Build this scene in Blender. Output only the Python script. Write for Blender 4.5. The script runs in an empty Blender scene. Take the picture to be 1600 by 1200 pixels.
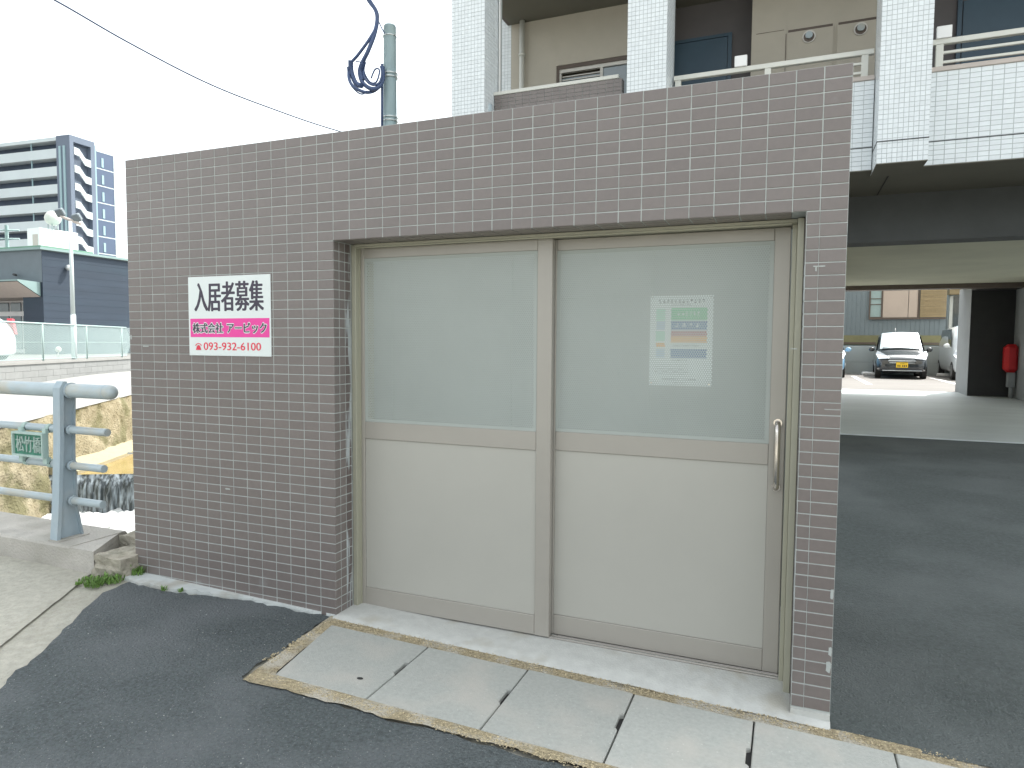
import bpy, bmesh, math, random
from mathutils import Vector, Matrix, noise
random.seed(7)
S = bpy.context.scene
COL = S.collection
PI = math.pi

# ------------------------------------------------------------------ camera
CX, CY, CZ = 3.7019, -2.9257, 1.5243
YAW, PIT, ROL, FPX = -0.3875, -0.0598, 0.0072, 1056.1
fw = Vector((math.sin(YAW)*math.cos(PIT), math.cos(YAW)*math.cos(PIT), math.sin(PIT)))
rt0 = Vector((math.cos(YAW), -math.sin(YAW), 0)); up0 = rt0.cross(fw)
rt = math.cos(ROL)*rt0 + math.sin(ROL)*up0
up = -math.sin(ROL)*rt0 + math.cos(ROL)*up0
cam = bpy.data.cameras.new('camera'); camo = bpy.data.objects.new('camera', cam); COL.objects.link(camo)
m = Matrix((rt, up, -fw)).transposed().to_4x4(); m.translation = (CX, CY, CZ)
camo.matrix_world = m
cam.sensor_width = 36; cam.lens = FPX/1600*36; cam.clip_start = .05; cam.clip_end = 2000
S.camera = camo
S.render.resolution_x = 1024; S.render.resolution_y = 768

# ------------------------------------------------------------------ light
SUN = Vector((0.42, 0.62, 1.25)).normalized()
EL = math.asin(SUN.z); AZ = math.atan2(SUN.x, SUN.y)
w = bpy.data.worlds.new('World'); S.world = w; w.use_nodes = True
nt = w.node_tree; nt.nodes.clear()
sky = nt.nodes.new('ShaderNodeTexSky'); sky.sky_type = 'NISHITA'; sky.sun_disc = False
sky.sun_elevation = EL; sky.sun_rotation = AZ; sky.air_density = 1.0; sky.dust_density = 3.0; sky.ozone_density = 1.0
hs = nt.nodes.new('ShaderNodeHueSaturation'); hs.inputs['Saturation'].default_value = .17
bg = nt.nodes.new('ShaderNodeBackground'); bg.inputs['Strength'].default_value = 0.14
wo = nt.nodes.new('ShaderNodeOutputWorld')
nt.links.new(sky.outputs[0], hs.inputs['Color']); tn = nt.nodes.new('ShaderNodeMix'); tn.data_type = 'RGBA'; tn.blend_type = 'MULTIPLY'; tn.inputs['Factor'].default_value = 1
tn.inputs['B'].default_value = (.975, 1.01, 1.0, 1); nt.links.new(hs.outputs[0], tn.inputs['A']); nt.links.new(tn.outputs['Result'], bg.inputs[0]); nt.links.new(bg.outputs[0], wo.inputs[0])
sl = bpy.data.lights.new('sun', 'SUN'); sl.energy = 2.0; sl.angle = math.radians(.6); sl.color = (1, .96, .9)
so = bpy.data.objects.new('sun', sl); COL.objects.link(so)
so.rotation_euler = (-SUN).to_track_quat('-Z', 'Y').to_euler()
vs = S.view_settings; vs.view_transform = 'Standard'; vs.look = 'None'; vs.exposure = 1.75; vs.gamma = 1
S.render.engine = 'CYCLES'
S.cycles.max_bounces = 7; S.cycles.transparent_max_bounces = 12; S.cycles.diffuse_bounces = 4

# ------------------------------------------------------------------ helpers
def ray(u, v):
    return ((u-800)/FPX)*rt - ((v-600)/FPX)*up + fw
C0 = Vector((CX, CY, CZ))
def PY(u, v, y): d = ray(u, v); return C0 + d*((y-CY)/d.y)          # where a sight line meets the upright plane y
def PD(u, v, dep): return C0 + ray(u, v)*dep                         # a point at a given distance
WM = {}
def wm(o): return WM.get(o.name, Matrix.Identity(4))
def adopt(o, p):
    if p is not None:
        o.parent = p; o.matrix_parent_inverse = wm(p).inverted()
def tag(o, label=None, cat=None, group=None, kind=None):
    if label: o['label'] = label
    if cat: o['category'] = cat
    if group: o['group'] = group
    if kind: o['kind'] = kind
    return o
def thing(name, loc, label, cat, group=None):
    o = bpy.data.objects.new(name, None); COL.objects.link(o); o.location = loc; o.empty_display_size = .1
    WM[o.name] = Matrix.Translation(Vector(loc))
    return tag(o, label, cat, group)
class MB:
    def __init__(s): s.v = []; s.f = []; s.mi = []; s.sm = []
    def add(s, vs, fs, mi=0, sm=False):
        b = len(s.v); s.v += [tuple(x) for x in vs]
        for f in fs: s.f.append([i+b for i in f]); s.mi.append(mi); s.sm.append(sm)
        return s
    def box(s, x0, x1, y0, y1, z0, z1, mi=0):
        if x0 > x1: x0, x1 = x1, x0
        if y0 > y1: y0, y1 = y1, y0
        if z0 > z1: z0, z1 = z1, z0
        return s.add([(x0,y0,z0),(x1,y0,z0),(x1,y1,z0),(x0,y1,z0),(x0,y0,z1),(x1,y0,z1),(x1,y1,z1),(x0,y1,z1)],
              [(0,3,2,1),(4,5,6,7),(0,1,5,4),(1,2,6,5),(2,3,7,6),(3,0,4,7)], mi)
    def bbox(s, x0, x1, y0, y1, z0, z1, b=.003, mi=0):      # box with chamfered edges
        cx = (x0, x0+b, x1-b, x1)
        vs = []
        xs, ys, zs = (x0, x1), (y0, y1), (z0, z1)
        idx = {}
        for i in (0,1):
            for j in (0,1):
                for k in (0,1):
                    sx, sy, sz = (1 if i else -1), (1 if j else -1), (1 if k else -1)
                    X, Y, Z = xs[i], ys[j], zs[k]
                    idx[(i,j,k,'x')] = len(vs); vs.append((X, Y-sy*b, Z-sz*b))
                    idx[(i,j,k,'y')] = len(vs); vs.append((X-sx*b, Y, Z-sz*b))
                    idx[(i,j,k,'z')] = len(vs); vs.append((X-sx*b, Y-sy*b, Z))
        f = []
        q = [(0,0),(1,0),(1,1),(0,1)]
        f.append([idx[(0,a,c,'x')] for a,c in q][::-1]); f.append([idx[(1,a,c,'x')] for a,c in q])
        f.append([idx[(a,0,c,'y')] for a,c in q]); f.append([idx[(a,1,c,'y')] for a,c in q][::-1])
        f.append([idx[(a,c,0,'z')] for a,c in q][::-1]); f.append([idx[(a,c,1,'z')] for a,c in q])
        for a in (0,1):
            for c in (0,1):
                f.append([idx[(0,a,c,'y')], idx[(1,a,c,'y')], idx[(1,a,c,'z')], idx[(0,a,c,'z')]])
                f.append([idx[(a,0,c,'x')], idx[(a,1,c,'x')], idx[(a,1,c,'z')], idx[(a,0,c,'z')]])
                f.append([idx[(a,c,0,'x')], idx[(a,c,1,'x')], idx[(a,c,1,'y')], idx[(a,c,0,'y')]])
        for a in (0,1):
            for c in (0,1):
                for e in (0,1): f.append([idx[(a,c,e,'x')], idx[(a,c,e,'y')], idx[(a,c,e,'z')]])
        return s.add(vs, f, mi)
    def tube(s, pts, r, n=10, cap=True, mi=0, r1=None):
        pts = [Vector(p) for p in pts]; N = len(pts); vs = []; fs = []
        ref = None
        for i, p in enumerate(pts):
            d = (pts[min(i+1,N-1)] - pts[max(i-1,0)]).normalized()
            if ref is None: ref = Vector((0,0,1)) if abs(d.z) < .9 else Vector((1,0,0))
            a = d.cross(ref).normalized(); b = a.cross(d).normalized(); ref = b
            rr = r if r1 is None else r + (r1-r)*i/(N-1)
            for k in range(n):
                t = 2*PI*k/n; vs.append(p + a*math.cos(t)*rr + b*math.sin(t)*rr)
        for i in range(N-1):
            for k in range(n):
                fs.append((i*n+k, i*n+(k+1)%n, (i+1)*n+(k+1)%n, (i+1)*n+k))
        s.add(vs, fs, mi, n > 4)
        if cap:
            s.add(vs[:n], [tuple(range(n))[::-1]], mi); s.add(vs[-n:], [tuple(range(n))], mi)
        return s
    def prism(s, prof, x0, x1, mi=0):                        # (y,z) outline pushed along x
        n = len(prof); vs = [(x0,)+tuple(p) for p in prof] + [(x1,)+tuple(p) for p in prof]
        fs = [tuple(range(n)), tuple(range(n, 2*n))[::-1]] + [(i, i+n, (i+1)%n+n, (i+1)%n) for i in range(n)]
        return s.add(vs, fs, mi)
    def sphere(s, c, r, n=12, m=8, mi=0, sc=(1,1,1)):
        vs = []; fs = []
        for j in range(m+1):
            ph = PI*j/m
            for i in range(n):
                th = 2*PI*i/n
                vs.append((c[0]+sc[0]*r*math.sin(ph)*math.cos(th), c[1]+sc[1]*r*math.sin(ph)*math.sin(th), c[2]+sc[2]*r*math.cos(ph)))
        for j in range(m):
            for i in range(n): fs.append((j*n+i, (j+1)*n+i, (j+1)*n+(i+1)%n, j*n+(i+1)%n))
        return s.add(vs, fs, mi, True)
    def xf(s, M):
        s.v = [tuple(M @ Vector(p)) for p in s.v]; return s
    def mesh(s, name, mats):
        me = bpy.data.meshes.new(name); me.from_pydata(s.v, [], s.f)
        for mm in (mats if isinstance(mats, (list, tuple)) else [mats]): me.materials.append(mm)
        if any(s.mi): me.polygons.foreach_set('material_index', s.mi)
        if any(s.sm): me.polygons.foreach_set('use_smooth', s.sm)
        bm = bmesh.new(); bm.from_mesh(me); bmesh.ops.remove_doubles(bm, verts=bm.verts, dist=1e-6)
        bmesh.ops.recalc_face_normals(bm, faces=bm.faces); bm.to_mesh(me); bm.free()
        return me
    def build(s, name, mats, parent=None, **kw):
        o = bpy.data.objects.new(name, s.mesh(name, mats)); COL.objects.link(o); adopt(o, parent)
        WM[o.name] = Matrix.Identity(4)
        if kw: tag(o, **kw)
        return o
def inst(name, me, loc, parent, rot=None):
    o = bpy.data.objects.new(name, me); COL.objects.link(o)
    if rot: o.rotation_euler = rot
    o.location = loc; adopt(o, parent); return o

# ---- materials
def mat(name, col, rough=.8, var=.12, vscale=6, bump=0, bscale=60, metal=0, spec=.5, col2=None, v2=None, stretch=None, speck=None, coat=0, island=0):
    m = bpy.data.materials.new(name); m.use_nodes = True; n = m.node_tree; L = n.links.new
    b = n.nodes['Principled BSDF']; b.inputs['Roughness'].default_value = rough; b.inputs['Metallic'].default_value = metal
    b.inputs['Specular IOR Level'].default_value = spec; b.inputs['Coat Weight'].default_value = coat
    if coat: b.inputs['Coat Roughness'].default_value = .03
    g = n.nodes.new('ShaderNodeNewGeometry'); mp = n.nodes.new('ShaderNodeMapping'); L(g.outputs['Position'], mp.inputs['Vector'])
    if stretch: mp.inputs['Scale'].default_value = stretch
    nz = n.nodes.new('ShaderNodeTexNoise'); nz.inputs['Scale'].default_value = vscale; nz.inputs['Detail'].default_value = 6; nz.inputs['Roughness'].default_value = .6
    L(mp.outputs[0], nz.inputs['Vector'])
    cr = n.nodes.new('ShaderNodeMapRange'); cr.inputs['From Min'].default_value = .3; cr.inputs['From Max'].default_value = .7
    L(nz.outputs['Fac'], cr.inputs['Value'])
    mx = n.nodes.new('ShaderNodeMix'); mx.data_type = 'RGBA'; L(cr.outputs[0], mx.inputs['Factor'])
    c2 = col2 if col2 else tuple(min(1, c*(1+var)) for c in col)
    c1 = col if col2 else tuple(c*(1-var) for c in col)
    mx.inputs['A'].default_value = (*c1, 1); mx.inputs['B'].default_value = (*c2, 1)
    out = mx.outputs['Result']
    if v2:                                                   # second, broad stain: (colour, scale, lo, hi, strength)
        z2 = n.nodes.new('ShaderNodeTexNoise'); z2.inputs['Scale'].default_value = v2[1]; z2.inputs['Detail'].default_value = 5
        L(mp.outputs[0], z2.inputs['Vector'])
        r2 = n.nodes.new('ShaderNodeMapRange'); r2.inputs['From Min'].default_value = v2[2]; r2.inputs['From Max'].default_value = v2[3]
        r2.inputs['To Max'].default_value = v2[4]; L(z2.outputs['Fac'], r2.inputs['Value'])
        m2 = n.nodes.new('ShaderNodeMix'); m2.data_type = 'RGBA'; L(r2.outputs[0], m2.inputs['Factor']); L(out, m2.inputs['A'])
        m2.inputs['B'].default_value = (*v2[0], 1); out = m2.outputs['Result']
    if speck:                                                # stone chips: (colour, scale, size, strength)
        vo = n.nodes.new('ShaderNodeTexVoronoi'); vo.inputs['Scale'].default_value = speck[1]; L(g.outputs['Position'], vo.inputs['Vector'])
        r3 = n.nodes.new('ShaderNodeMapRange'); r3.inputs['From Min'].default_value = speck[2]; r3.inputs['From Max'].default_value = speck[2]*.6
        r3.inputs['To Max'].default_value = speck[3]; L(vo.outputs['Distance'], r3.inputs['Value'])
        m3 = n.nodes.new('ShaderNodeMix'); m3.data_type = 'RGBA'; L(r3.outputs[0], m3.inputs['Factor']); L(out, m3.inputs['A'])
        m3.inputs['B'].default_value = (*speck[0], 1); out = m3.outputs['Result']
    if island:
        ml = n.nodes.new('ShaderNodeMapRange'); ml.inputs['To Min'].default_value = 1-island; ml.inputs['To Max'].default_value = 1+island
        oi = n.nodes.new('ShaderNodeObjectInfo'); ad = n.nodes.new('ShaderNodeMath'); ad.operation = 'ADD'
        L(g.outputs['Random Per Island'], ad.inputs[0]); L(oi.outputs['Random'], ad.inputs[1])
        fr = n.nodes.new('ShaderNodeMath'); fr.operation = 'FRACT'; L(ad.outputs[0], fr.inputs[0]); L(fr.outputs[0], ml.inputs['Value'])
        vm = n.nodes.new('ShaderNodeVectorMath'); vm.operation = 'SCALE'; L(out, vm.inputs[0]); L(ml.outputs[0], vm.inputs['Scale']); out = vm.outputs[0]
    L(out, b.inputs['Base Color'])
    if bump:
        bz = n.nodes.new('ShaderNodeTexNoise'); bz.inputs['Scale'].default_value = bscale; bz.inputs['Detail'].default_value = 5
        L(mp.outputs[0], bz.inputs['Vector'])
        bp = n.nodes.new('ShaderNodeBump'); bp.inputs['Strength'].default_value = min(1, bump); bp.inputs['Distance'].default_value = .01*max(1, bump)
        L(bz.outputs['Fac'], bp.inputs['Height']); L(bp.outputs[0], b.inputs['Normal'])
    return m
M = {}
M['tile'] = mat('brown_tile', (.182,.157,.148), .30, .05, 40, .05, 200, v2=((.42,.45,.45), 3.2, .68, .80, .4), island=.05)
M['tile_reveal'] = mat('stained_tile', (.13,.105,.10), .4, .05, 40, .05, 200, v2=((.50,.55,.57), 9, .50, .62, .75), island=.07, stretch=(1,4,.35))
M['grout'] = mat('grout', (.42,.445,.43), .9, .12, 8, .2, 300)
M['mortar_cap'] = mat('mortar', (.36,.37,.36), .9, .15, 12, .3, 120)
M['alu'] = mat('champagne_metal', (.375,.352,.315), .38, .03, 4, 0, spec=.5, metal=.15)
M['alu_frame'] = mat('frame_metal', (.39,.38,.30), .4, .04, 4, 0, metal=.15)
M['panel'] = mat('door_panel', (.435,.425,.385), .42, .02, 3, 0, metal=.1)
M['chrome'] = mat('steel_bar', (.62,.58,.54), .18, .03, 10, 0, metal=1)
M['dark'] = mat('dark_gap', (.03,.03,.03), .8, .05)
M['asphalt'] = mat('asphalt', (.095,.112,.116), .85, .38, 70, 3, 90, v2=((.155,.17,.178), 1.6, .46, .68, .8), speck=((.34,.35,.34), 75, .17, .7))
M['old_asphalt'] = mat('driveway_asphalt', (.070,.084,.083), .8, .3, 40, 1.5, 100, v2=((.115,.13,.13), 1.3, .42, .68, .8), speck=((.30,.31,.30), 50, .12, .6))
M['old_conc'] = mat('old_concrete', (.40,.385,.33), .9, .16, 24, .6, 60, v2=((.27,.26,.21), 1.6, .5, .72, .6), speck=((.2,.19,.17), 60, .2, .35))
M['sill'] = mat('sill_concrete', (.53,.535,.51), .85, .09, 18, .3, 120, v2=((.42,.395,.33), 5, .56, .72, .7))
M['white_wash'] = mat('white_mortar_apron', (.56,.59,.58), .9, .1, 9, .5, 100, v2=((.36,.33,.27), 4, .55, .7, .7))
M['sand'] = mat('sandy_mortar', (.43,.36,.235), .95, .32, 60, 3, 90, v2=((.58,.54,.46), 6, .48, .62, .9), speck=((.13,.10,.07), 110, .24, .8))
M['slab'] = mat('slab_concrete', (.395,.405,.38), .86, .10, 60, .35, 160, v2=((.49,.465,.42), 3.5, .48, .7, .7), speck=((.60,.60,.56), 26, .10, .6), island=.06)
M['kerb'] = mat('kerb_concrete', (.47,.445,.405), .9, .15, 7, .7, 70, v2=((.25,.24,.20), 3.5, .48, .66, .6), speck=((.18,.17,.15), 80, .2, .5))
M['stone'] = mat('broken_concrete', (.36,.33,.27), .95, .25, 10, 1.5, 40, v2=((.22,.22,.17), 7, .45, .65, .7))
M['white_tile'] = mat('white_tile', (.74,.78,.80), .22, .03, 20, 0, island=.04)
M['joint'] = mat('white_tile_joint', (.46,.50,.50), .9, .05)
M['beige'] = mat('beige_paint', (.46,.425,.36), .8, .04, 3, .2, 200)
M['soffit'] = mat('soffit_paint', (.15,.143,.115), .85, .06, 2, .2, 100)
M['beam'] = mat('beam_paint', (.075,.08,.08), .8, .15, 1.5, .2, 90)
M['garage_ceiling'] = mat('ceiling_concrete', (.50,.49,.38), .85, .1, .8, .2, 90)
M['pier_shade'] = mat('pier_shade_black', (.03,.03,.03), .7, .1)  # near-black colour carries the deep shadow on the pier front
M['col_side'] = mat('column_side_paint', (.29,.305,.315), .8, .05, 2)
M['garage_floor'] = mat('garage_floor', (.56,.60,.60), .5, .1, 1.2, .2, 60, stretch=(.5,1.5,1))
M['yard'] = mat('yard_concrete', (.18,.17,.16), .9, .08, 1.5, .2, 60)
M['brownwall'] = mat('brown_paint', (.115,.108,.112), .8, .05, 3)
M['bluedoor'] = mat('blue_door', (.040,.078,.115), .45, .08, 3)
M['rail'] = mat('cream_rail', (.62,.62,.57), .45, .03, 5)
M['coping'] = mat('coping', (.52,.46,.42), .7, .05, 5)
M['white'] = mat('white_plastic', (.80,.80,.79), .45, .02, 5)
M['glass'] = mat('window_glass', (.16,.20,.22), .06, .1, 3, spec=1)
M['curtain'] = mat('curtain', (.34,.42,.42), .9, .2, 30, stretch=(3,1,.05))
M['frame'] = mat('window_frame', (.60,.58,.54), .4, .03, 5)
M['brown_trim'] = mat('brown_trim', (.10,.075,.06), .5, .1, 5)
M['steel'] = mat('painted_steel', (.40,.47,.50), .38, .06, 12, .08, 120, v2=((.46,.42,.33), 5, .50, .68, .75), stretch=(.6,1,1))
M['steel_post'] = mat('painted_post', (.36,.44,.49), .42, .05, 12, .08, 120, v2=((.44,.46,.46), 6, .5, .7, .4))
M['plate_green'] = mat('green_plate', (.045,.20,.135), .5, .15, 20, .3, 60)
M['plate_letter'] = mat('plate_letter', (.32,.42,.38), .5, .1, 30)
M['plate_edge'] = mat('plate_edge', (.40,.52,.48), .5, .08, 20)
M['pole'] = mat('utility_pole_paint', (.32,.42,.45), .75, .10, 8, .2, 60, stretch=(1,1,.3), v2=((.40,.50,.48), 3, .5, .7, .7))
M['cable'] = mat('cable', (.05,.08,.17), .5, .1)
M['strap'] = mat('galvanised_strap', (.62,.66,.66), .4, .05, metal=.6)
M['bank'] = mat('river_bank_wall', (.235,.20,.125), .95, .3, 5, 3, 22, col2=(.33,.29,.20), v2=((.125,.12,.055), 1.7, .48, .62, .8), speck=((.08,.07,.035), 13, .26, .7))
M['bank_white'] = mat('bank_concrete', (.27,.268,.255), .9, .05, 2, .2, 20, v2=((.20,.20,.18), 1.2, .62, .75, .5))
M['block'] = mat('concrete_block', (.235,.24,.235), .9, .06, 4, .3, 50, island=.06)
M['gold_water'] = mat('shallow_water', (.24,.165,.045), .12, .3, 1.2, .25, 4, col2=(.36,.28,.12), stretch=(1,.5,1))
M['toe'] = mat('weir_toe_concrete', (.33,.29,.19), .9, .1, 3, .4, 20)
M['deepwater'] = mat('river_water', (.10,.11,.09), .08, .2, 2, .5, 6)
M['foam'] = mat('foam', (.60,.62,.62), .6, .05, 8, 1.5, 12)
M['fall'] = mat('falling_water', (.045,.055,.06), .15, .3, 2.2, 1.2, 3, col2=(.065,.075,.08), stretch=(3.2,3.2,.45), v2=((.40,.46,.50), 5.2, .42, .70, .95))
M['galv'] = mat('galvanised', (.30,.39,.38), .55, .05, 5)
M['slate'] = mat('blue_siding', (.033,.049,.072), .75, .1, 1.2, 0, stretch=(.3,.3,2), v2=((.030,.060,.082), .5, .5, .7, .5))
M['slate_light'] = mat('grey_siding', (.15,.18,.20), .7, .06, 2)
M['roofgreen'] = mat('green_roof', (.14,.26,.19), .7, .15, 2)
M['trimgreen'] = mat('green_edge', (.24,.34,.33), .6, .05, 2)
M['tower_blue'] = mat('tower_blue', (.15,.185,.24), .7, .05, .3)  # tower colours lightened to carry the distance haze
M['tower_dark'] = mat('tower_recess', (.07,.10,.15), .6, .3, .15)
M['tower_panel'] = mat('tower_panel', (.085,.12,.19), .6, .08, .2)
M['tower_white'] = mat('tower_white', (.60,.67,.68), .8, .04, .3)
M['tower_strip'] = mat('tower_strip', (.32,.47,.50), .5, .05, .3)
M['siding'] = mat('house_siding', (.18,.215,.23), .75, .06, 1, 0)
M['pink'] = mat('pink_panel', (.47,.385,.32), .8, .04, 2)
M['wood'] = mat('bamboo_blind', (.31,.235,.13), .8, .25, 14, .5, 30, stretch=(.1,1,3))
M['olive'] = mat('olive_wall', (.20,.19,.10), .85, .12, 2)
M['blockwall'] = mat('grey_block_wall', (.42,.46,.46), .85, .05, 1.5, .1, 30)
M['yellow'] = mat('yellow_plate', (.75,.50,.03), .5, .03)
M['black_paint'] = mat('black_car_paint', (.012,.018,.024), .25, .05, coat=1)
M['white_paint'] = mat('white_car_paint', (.62,.66,.68), .3, .02, coat=1)
M['blue_paint'] = mat('blue_car_paint', (.22,.42,.62), .3, .02, coat=1)
M['tyre'] = mat('tyre', (.02,.02,.02), .8, .1)
M['rim'] = mat('rim', (.45,.46,.47), .3, .05, metal=.8)
M['lens'] = mat('headlight_lens', (.50,.53,.56), .1, .05, metal=.6)
M['red'] = mat('red_plastic', (.55,.015,.02), .3, .05)
M['redlamp'] = mat('tail_lamp_red', (.65,.03,.06), .2, .05)
M['carglass'] = mat('car_glass', (.04,.055,.06), .04, .1, spec=1)
M['glare_glass'] = mat('windshield_glare', (.36,.41,.43), .16, .03, metal=.6, spec=1)  # pale metallic base carries the glare on the windscreens
M['poster'] = mat('poster_paper', (.75,.80,.79), .6, .01)
M['grass'] = mat('weed_green', (.13,.24,.05), .7, .35, 25)
M['sign_white'] = mat('sign_white', (.72,.77,.76), .4, .015, 3)
M['pinkband'] = mat('sign_pink', (.80,.055,.34), .45, .02)
M['ink'] = mat('sign_ink', (.045,.035,.06), .5, .05)
M['redink'] = mat('sign_red', (.72,.03,.07), .5, .03)
M['pg'] = mat('print_green', (.10,.52,.22), .6, .02); M['pb'] = mat('print_blue', (.06,.16,.36), .6, .02)
M['po'] = mat('print_orange', (.78,.40,.06), .6, .02); M['pr'] = mat('print_red', (.42,.10,.10), .6, .02)
M['pv'] = mat('print_pale_blue', (.45,.56,.66), .6, .02); M['pl'] = mat('print_pale_green', (.42,.70,.55), .6, .02); M['pk'] = mat('print_grey', (.05,.055,.06), .6, .02)

def perforated():
    m = mat('perforated_sheet', (.475,.515,.485), .5, .03, 3, 0, spec=.35); n = m.node_tree; L = n.links.new
    b = n.nodes['Principled BSDF']; out = n.nodes['Material Output']
    tc = n.nodes.new('ShaderNodeNewGeometry'); sp = n.nodes.new('ShaderNodeSeparateXYZ'); L(tc.outputs['Position'], sp.inputs[0])
    cb = n.nodes.new('ShaderNodeCombineXYZ'); p = .0105
    for i, k in ((0, 1/p), (1, 1/(p*1.732))):
        mu = n.nodes.new('ShaderNodeMath'); mu.operation = 'MULTIPLY'; mu.inputs[1].default_value = k
        L(sp.outputs[0 if i == 0 else 2], mu.inputs[0]); L(mu.outputs[0], cb.inputs[i])
    ds = []
    for off in (0, .5):
        a = n.nodes.new('ShaderNodeVectorMath'); a.operation = 'ADD'; a.inputs[1].default_value = (off, off, 0); L(cb.outputs[0], a.inputs[0])
        f = n.nodes.new('ShaderNodeVectorMath'); f.operation = 'FRACTION'; L(a.outputs[0], f.inputs[0])
        s_ = n.nodes.new('ShaderNodeVectorMath'); s_.operation = 'SUBTRACT'; s_.inputs[1].default_value = (.5, .5, 0); L(f.outputs[0], s_.inputs[0])
        q = n.nodes.new('ShaderNodeVectorMath'); q.operation = 'MULTIPLY'; q.inputs[1].default_value = (1, 1.732, 0); L(s_.outputs[0], q.inputs[0])
        le = n.nodes.new('ShaderNodeVectorMath'); le.operation = 'LENGTH'; L(q.outputs[0], le.inputs[0]); ds.append(le)
    mn = n.nodes.new('ShaderNodeMath'); mn.operation = 'MINIMUM'; L(ds[0].outputs['Value'], mn.inputs[0]); L(ds[1].outputs['Value'], mn.inputs[1])
    lt = n.nodes.new('ShaderNodeMath'); lt.operation = 'LESS_THAN'; lt.inputs[1].default_value = .33; L(mn.outputs[0], lt.inputs[0])
    tr = n.nodes.new('ShaderNodeBsdfTransparent'); ms = n.nodes.new('ShaderNodeMixShader')
    L(lt.outputs[0], ms.inputs[0]); L(b.outputs[0], ms.inputs[1]); L(tr.outputs[0], ms.inputs[2]); L(ms.outputs[0], out.inputs['Surface'])
    return m
M['perf'] = perforated()

def blotchy(name):                                           # enclosure's inner concrete wall
    return mat(name, (.44,.46,.44), .9, .08, 2, .2, 60, v2=((.36,.38,.365), 1.5, .5, .75, .6))
M['inner'] = blotchy('inner_concrete')

# ground height of the pavement in front (falls gently to the right) and of the driveway (rises to the back)
def g(x): return .095 - .0245*max(-1.2, min(3.9, x))
def gd(y): return 0.0 + (.03*y if y < 15 else .45 + .003*(y-15)) if y > 0 else 0.0
def poly_edge(pts, amp, step=.05, seed=0):
    out = []; rnd = random.Random(seed); n = len(pts)
    for i in range(n):
        a = Vector(pts[i][:2]); b = Vector(pts[(i+1)%n][:2]); rough = pts[i][2] if len(pts[i]) > 2 else 0
        out.append(a)
        if rough:
            L = (b-a).length; k = max(1, int(L/step)); d = (b-a).normalized(); nn = Vector((-d.y, d.x))
            for j in range(1, k):
                t = j/k; q = a + (b-a)*t
                q += nn*amp*rough*(noise.noise((q.x*6+seed, q.y*6, 0))*1.6 + noise.noise((q.x*25+seed, q.y*25, 3))*.8)
                out.append(q)
    return out
def sheet(name, pts, zf, off, mt, amp=.012, step=.04, seed=0, parent=None, thick=0, **kw):
    q = poly_edge(pts, amp, step, seed); bm = bmesh.new()
    vs = [bm.verts.new((p.x, p.y, zf(p.x, p.y)+off)) for p in q]
    f = bm.faces.new(vs); 
    if thick:
        r = bmesh.ops.extrude_face_region(bm, geom=[f]); 
        for v in r['geom']:
            if isinstance(v, bmesh.types.BMVert): v.co.z -= thick
    bmesh.ops.triangulate(bm, faces=bm.faces[:]); bmesh.ops.recalc_face_normals(bm, faces=bm.faces[:])
    if not thick:
        for ff in bm.faces:
            if ff.normal.z < 0: ff.normal_flip()
    me = bpy.data.meshes.new(name); bm.to_mesh(me); bm.free(); me.materials.append(mt)
    o = bpy.data.objects.new(name, me); COL.objects.link(o); adopt(o, parent); WM[o.name] = Matrix.Identity(4)
    tag(o, **kw); return o
GZ = lambda x, y: .095 - .0245*x
# river frame: s runs along the stream (away from us), n across it (towards us)
RD = Vector((-.48, .877)).normalized(); ND = Vector((RD.y, -RD.x))
def RN(s, n): p = RD*s + ND*n; return (p.x, p.y)

# ================================================================== SETTING
st = dict(kind='structure')
# road and pavement in front of the wall
mb = MB(); xs = [-60, -1.2, 3.9, 60]; 
for i in range(3):
    a, b = xs[i], xs[i+1]
    mb.add([(a,-60,g(a)-.02),(b,-60,g(b)-.02),(b,-.12 if b < 3 else 0,g(b)-.02),(a,-.12 if a < 3 else 0,g(a)-.02)], [(0,1,2,3)])
mb.add([(-60,-3000,-.3),(60,-3000,-.3),(60,-60,0),(-60,-60,.1)], [(0,1,2,3)])
mb.add([(-.15,-.12,g(-.15)-.02),(3.9,-.12,-.02),(3.9,.6,-.02),(-.15,.6,g(-.15)-.02)], [(0,1,2,3)])
mb.build('ground', M['old_conc'], **st)
# near asphalt patch
sheet('asphalt_road', [(.118,-.307,.6),(.10,-.10,1),(.311,-.133,1),(.40,-.14,1),(.528,-.10,1),(.982,-.035,1),(1.47,-.015,1),(1.52,-.70,1),
     (2.2,-.705,1),(3.05,-.70,1),(4.5,-.70,1),(7,-.70),(7,-9),(5.6,-9),(.705,-1.198,1)], GZ, -.004, M['asphalt'], amp=.022, seed=3, **st)
sheet('old_concrete_road', [(.318,-.986,.5),(-.233,-.119,0),(-3,-.13),(-30,-.13),(-30,-9),(5.2,-9)], lambda x, y: g(x) , -.008, M['old_conc'], seed=5, amp=.01, **st)
sheet('concrete_gutter_strip', [(-.16,-.115),(.10,-.10,1),(.13,-.32,0),(.72,-1.2,0),(5.6,-8.9,0),(5.24,-8.9,0),(.375,-.98,.4)], GZ, -.012, M['old_conc'], seed=9, amp=.008, **st)
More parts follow.
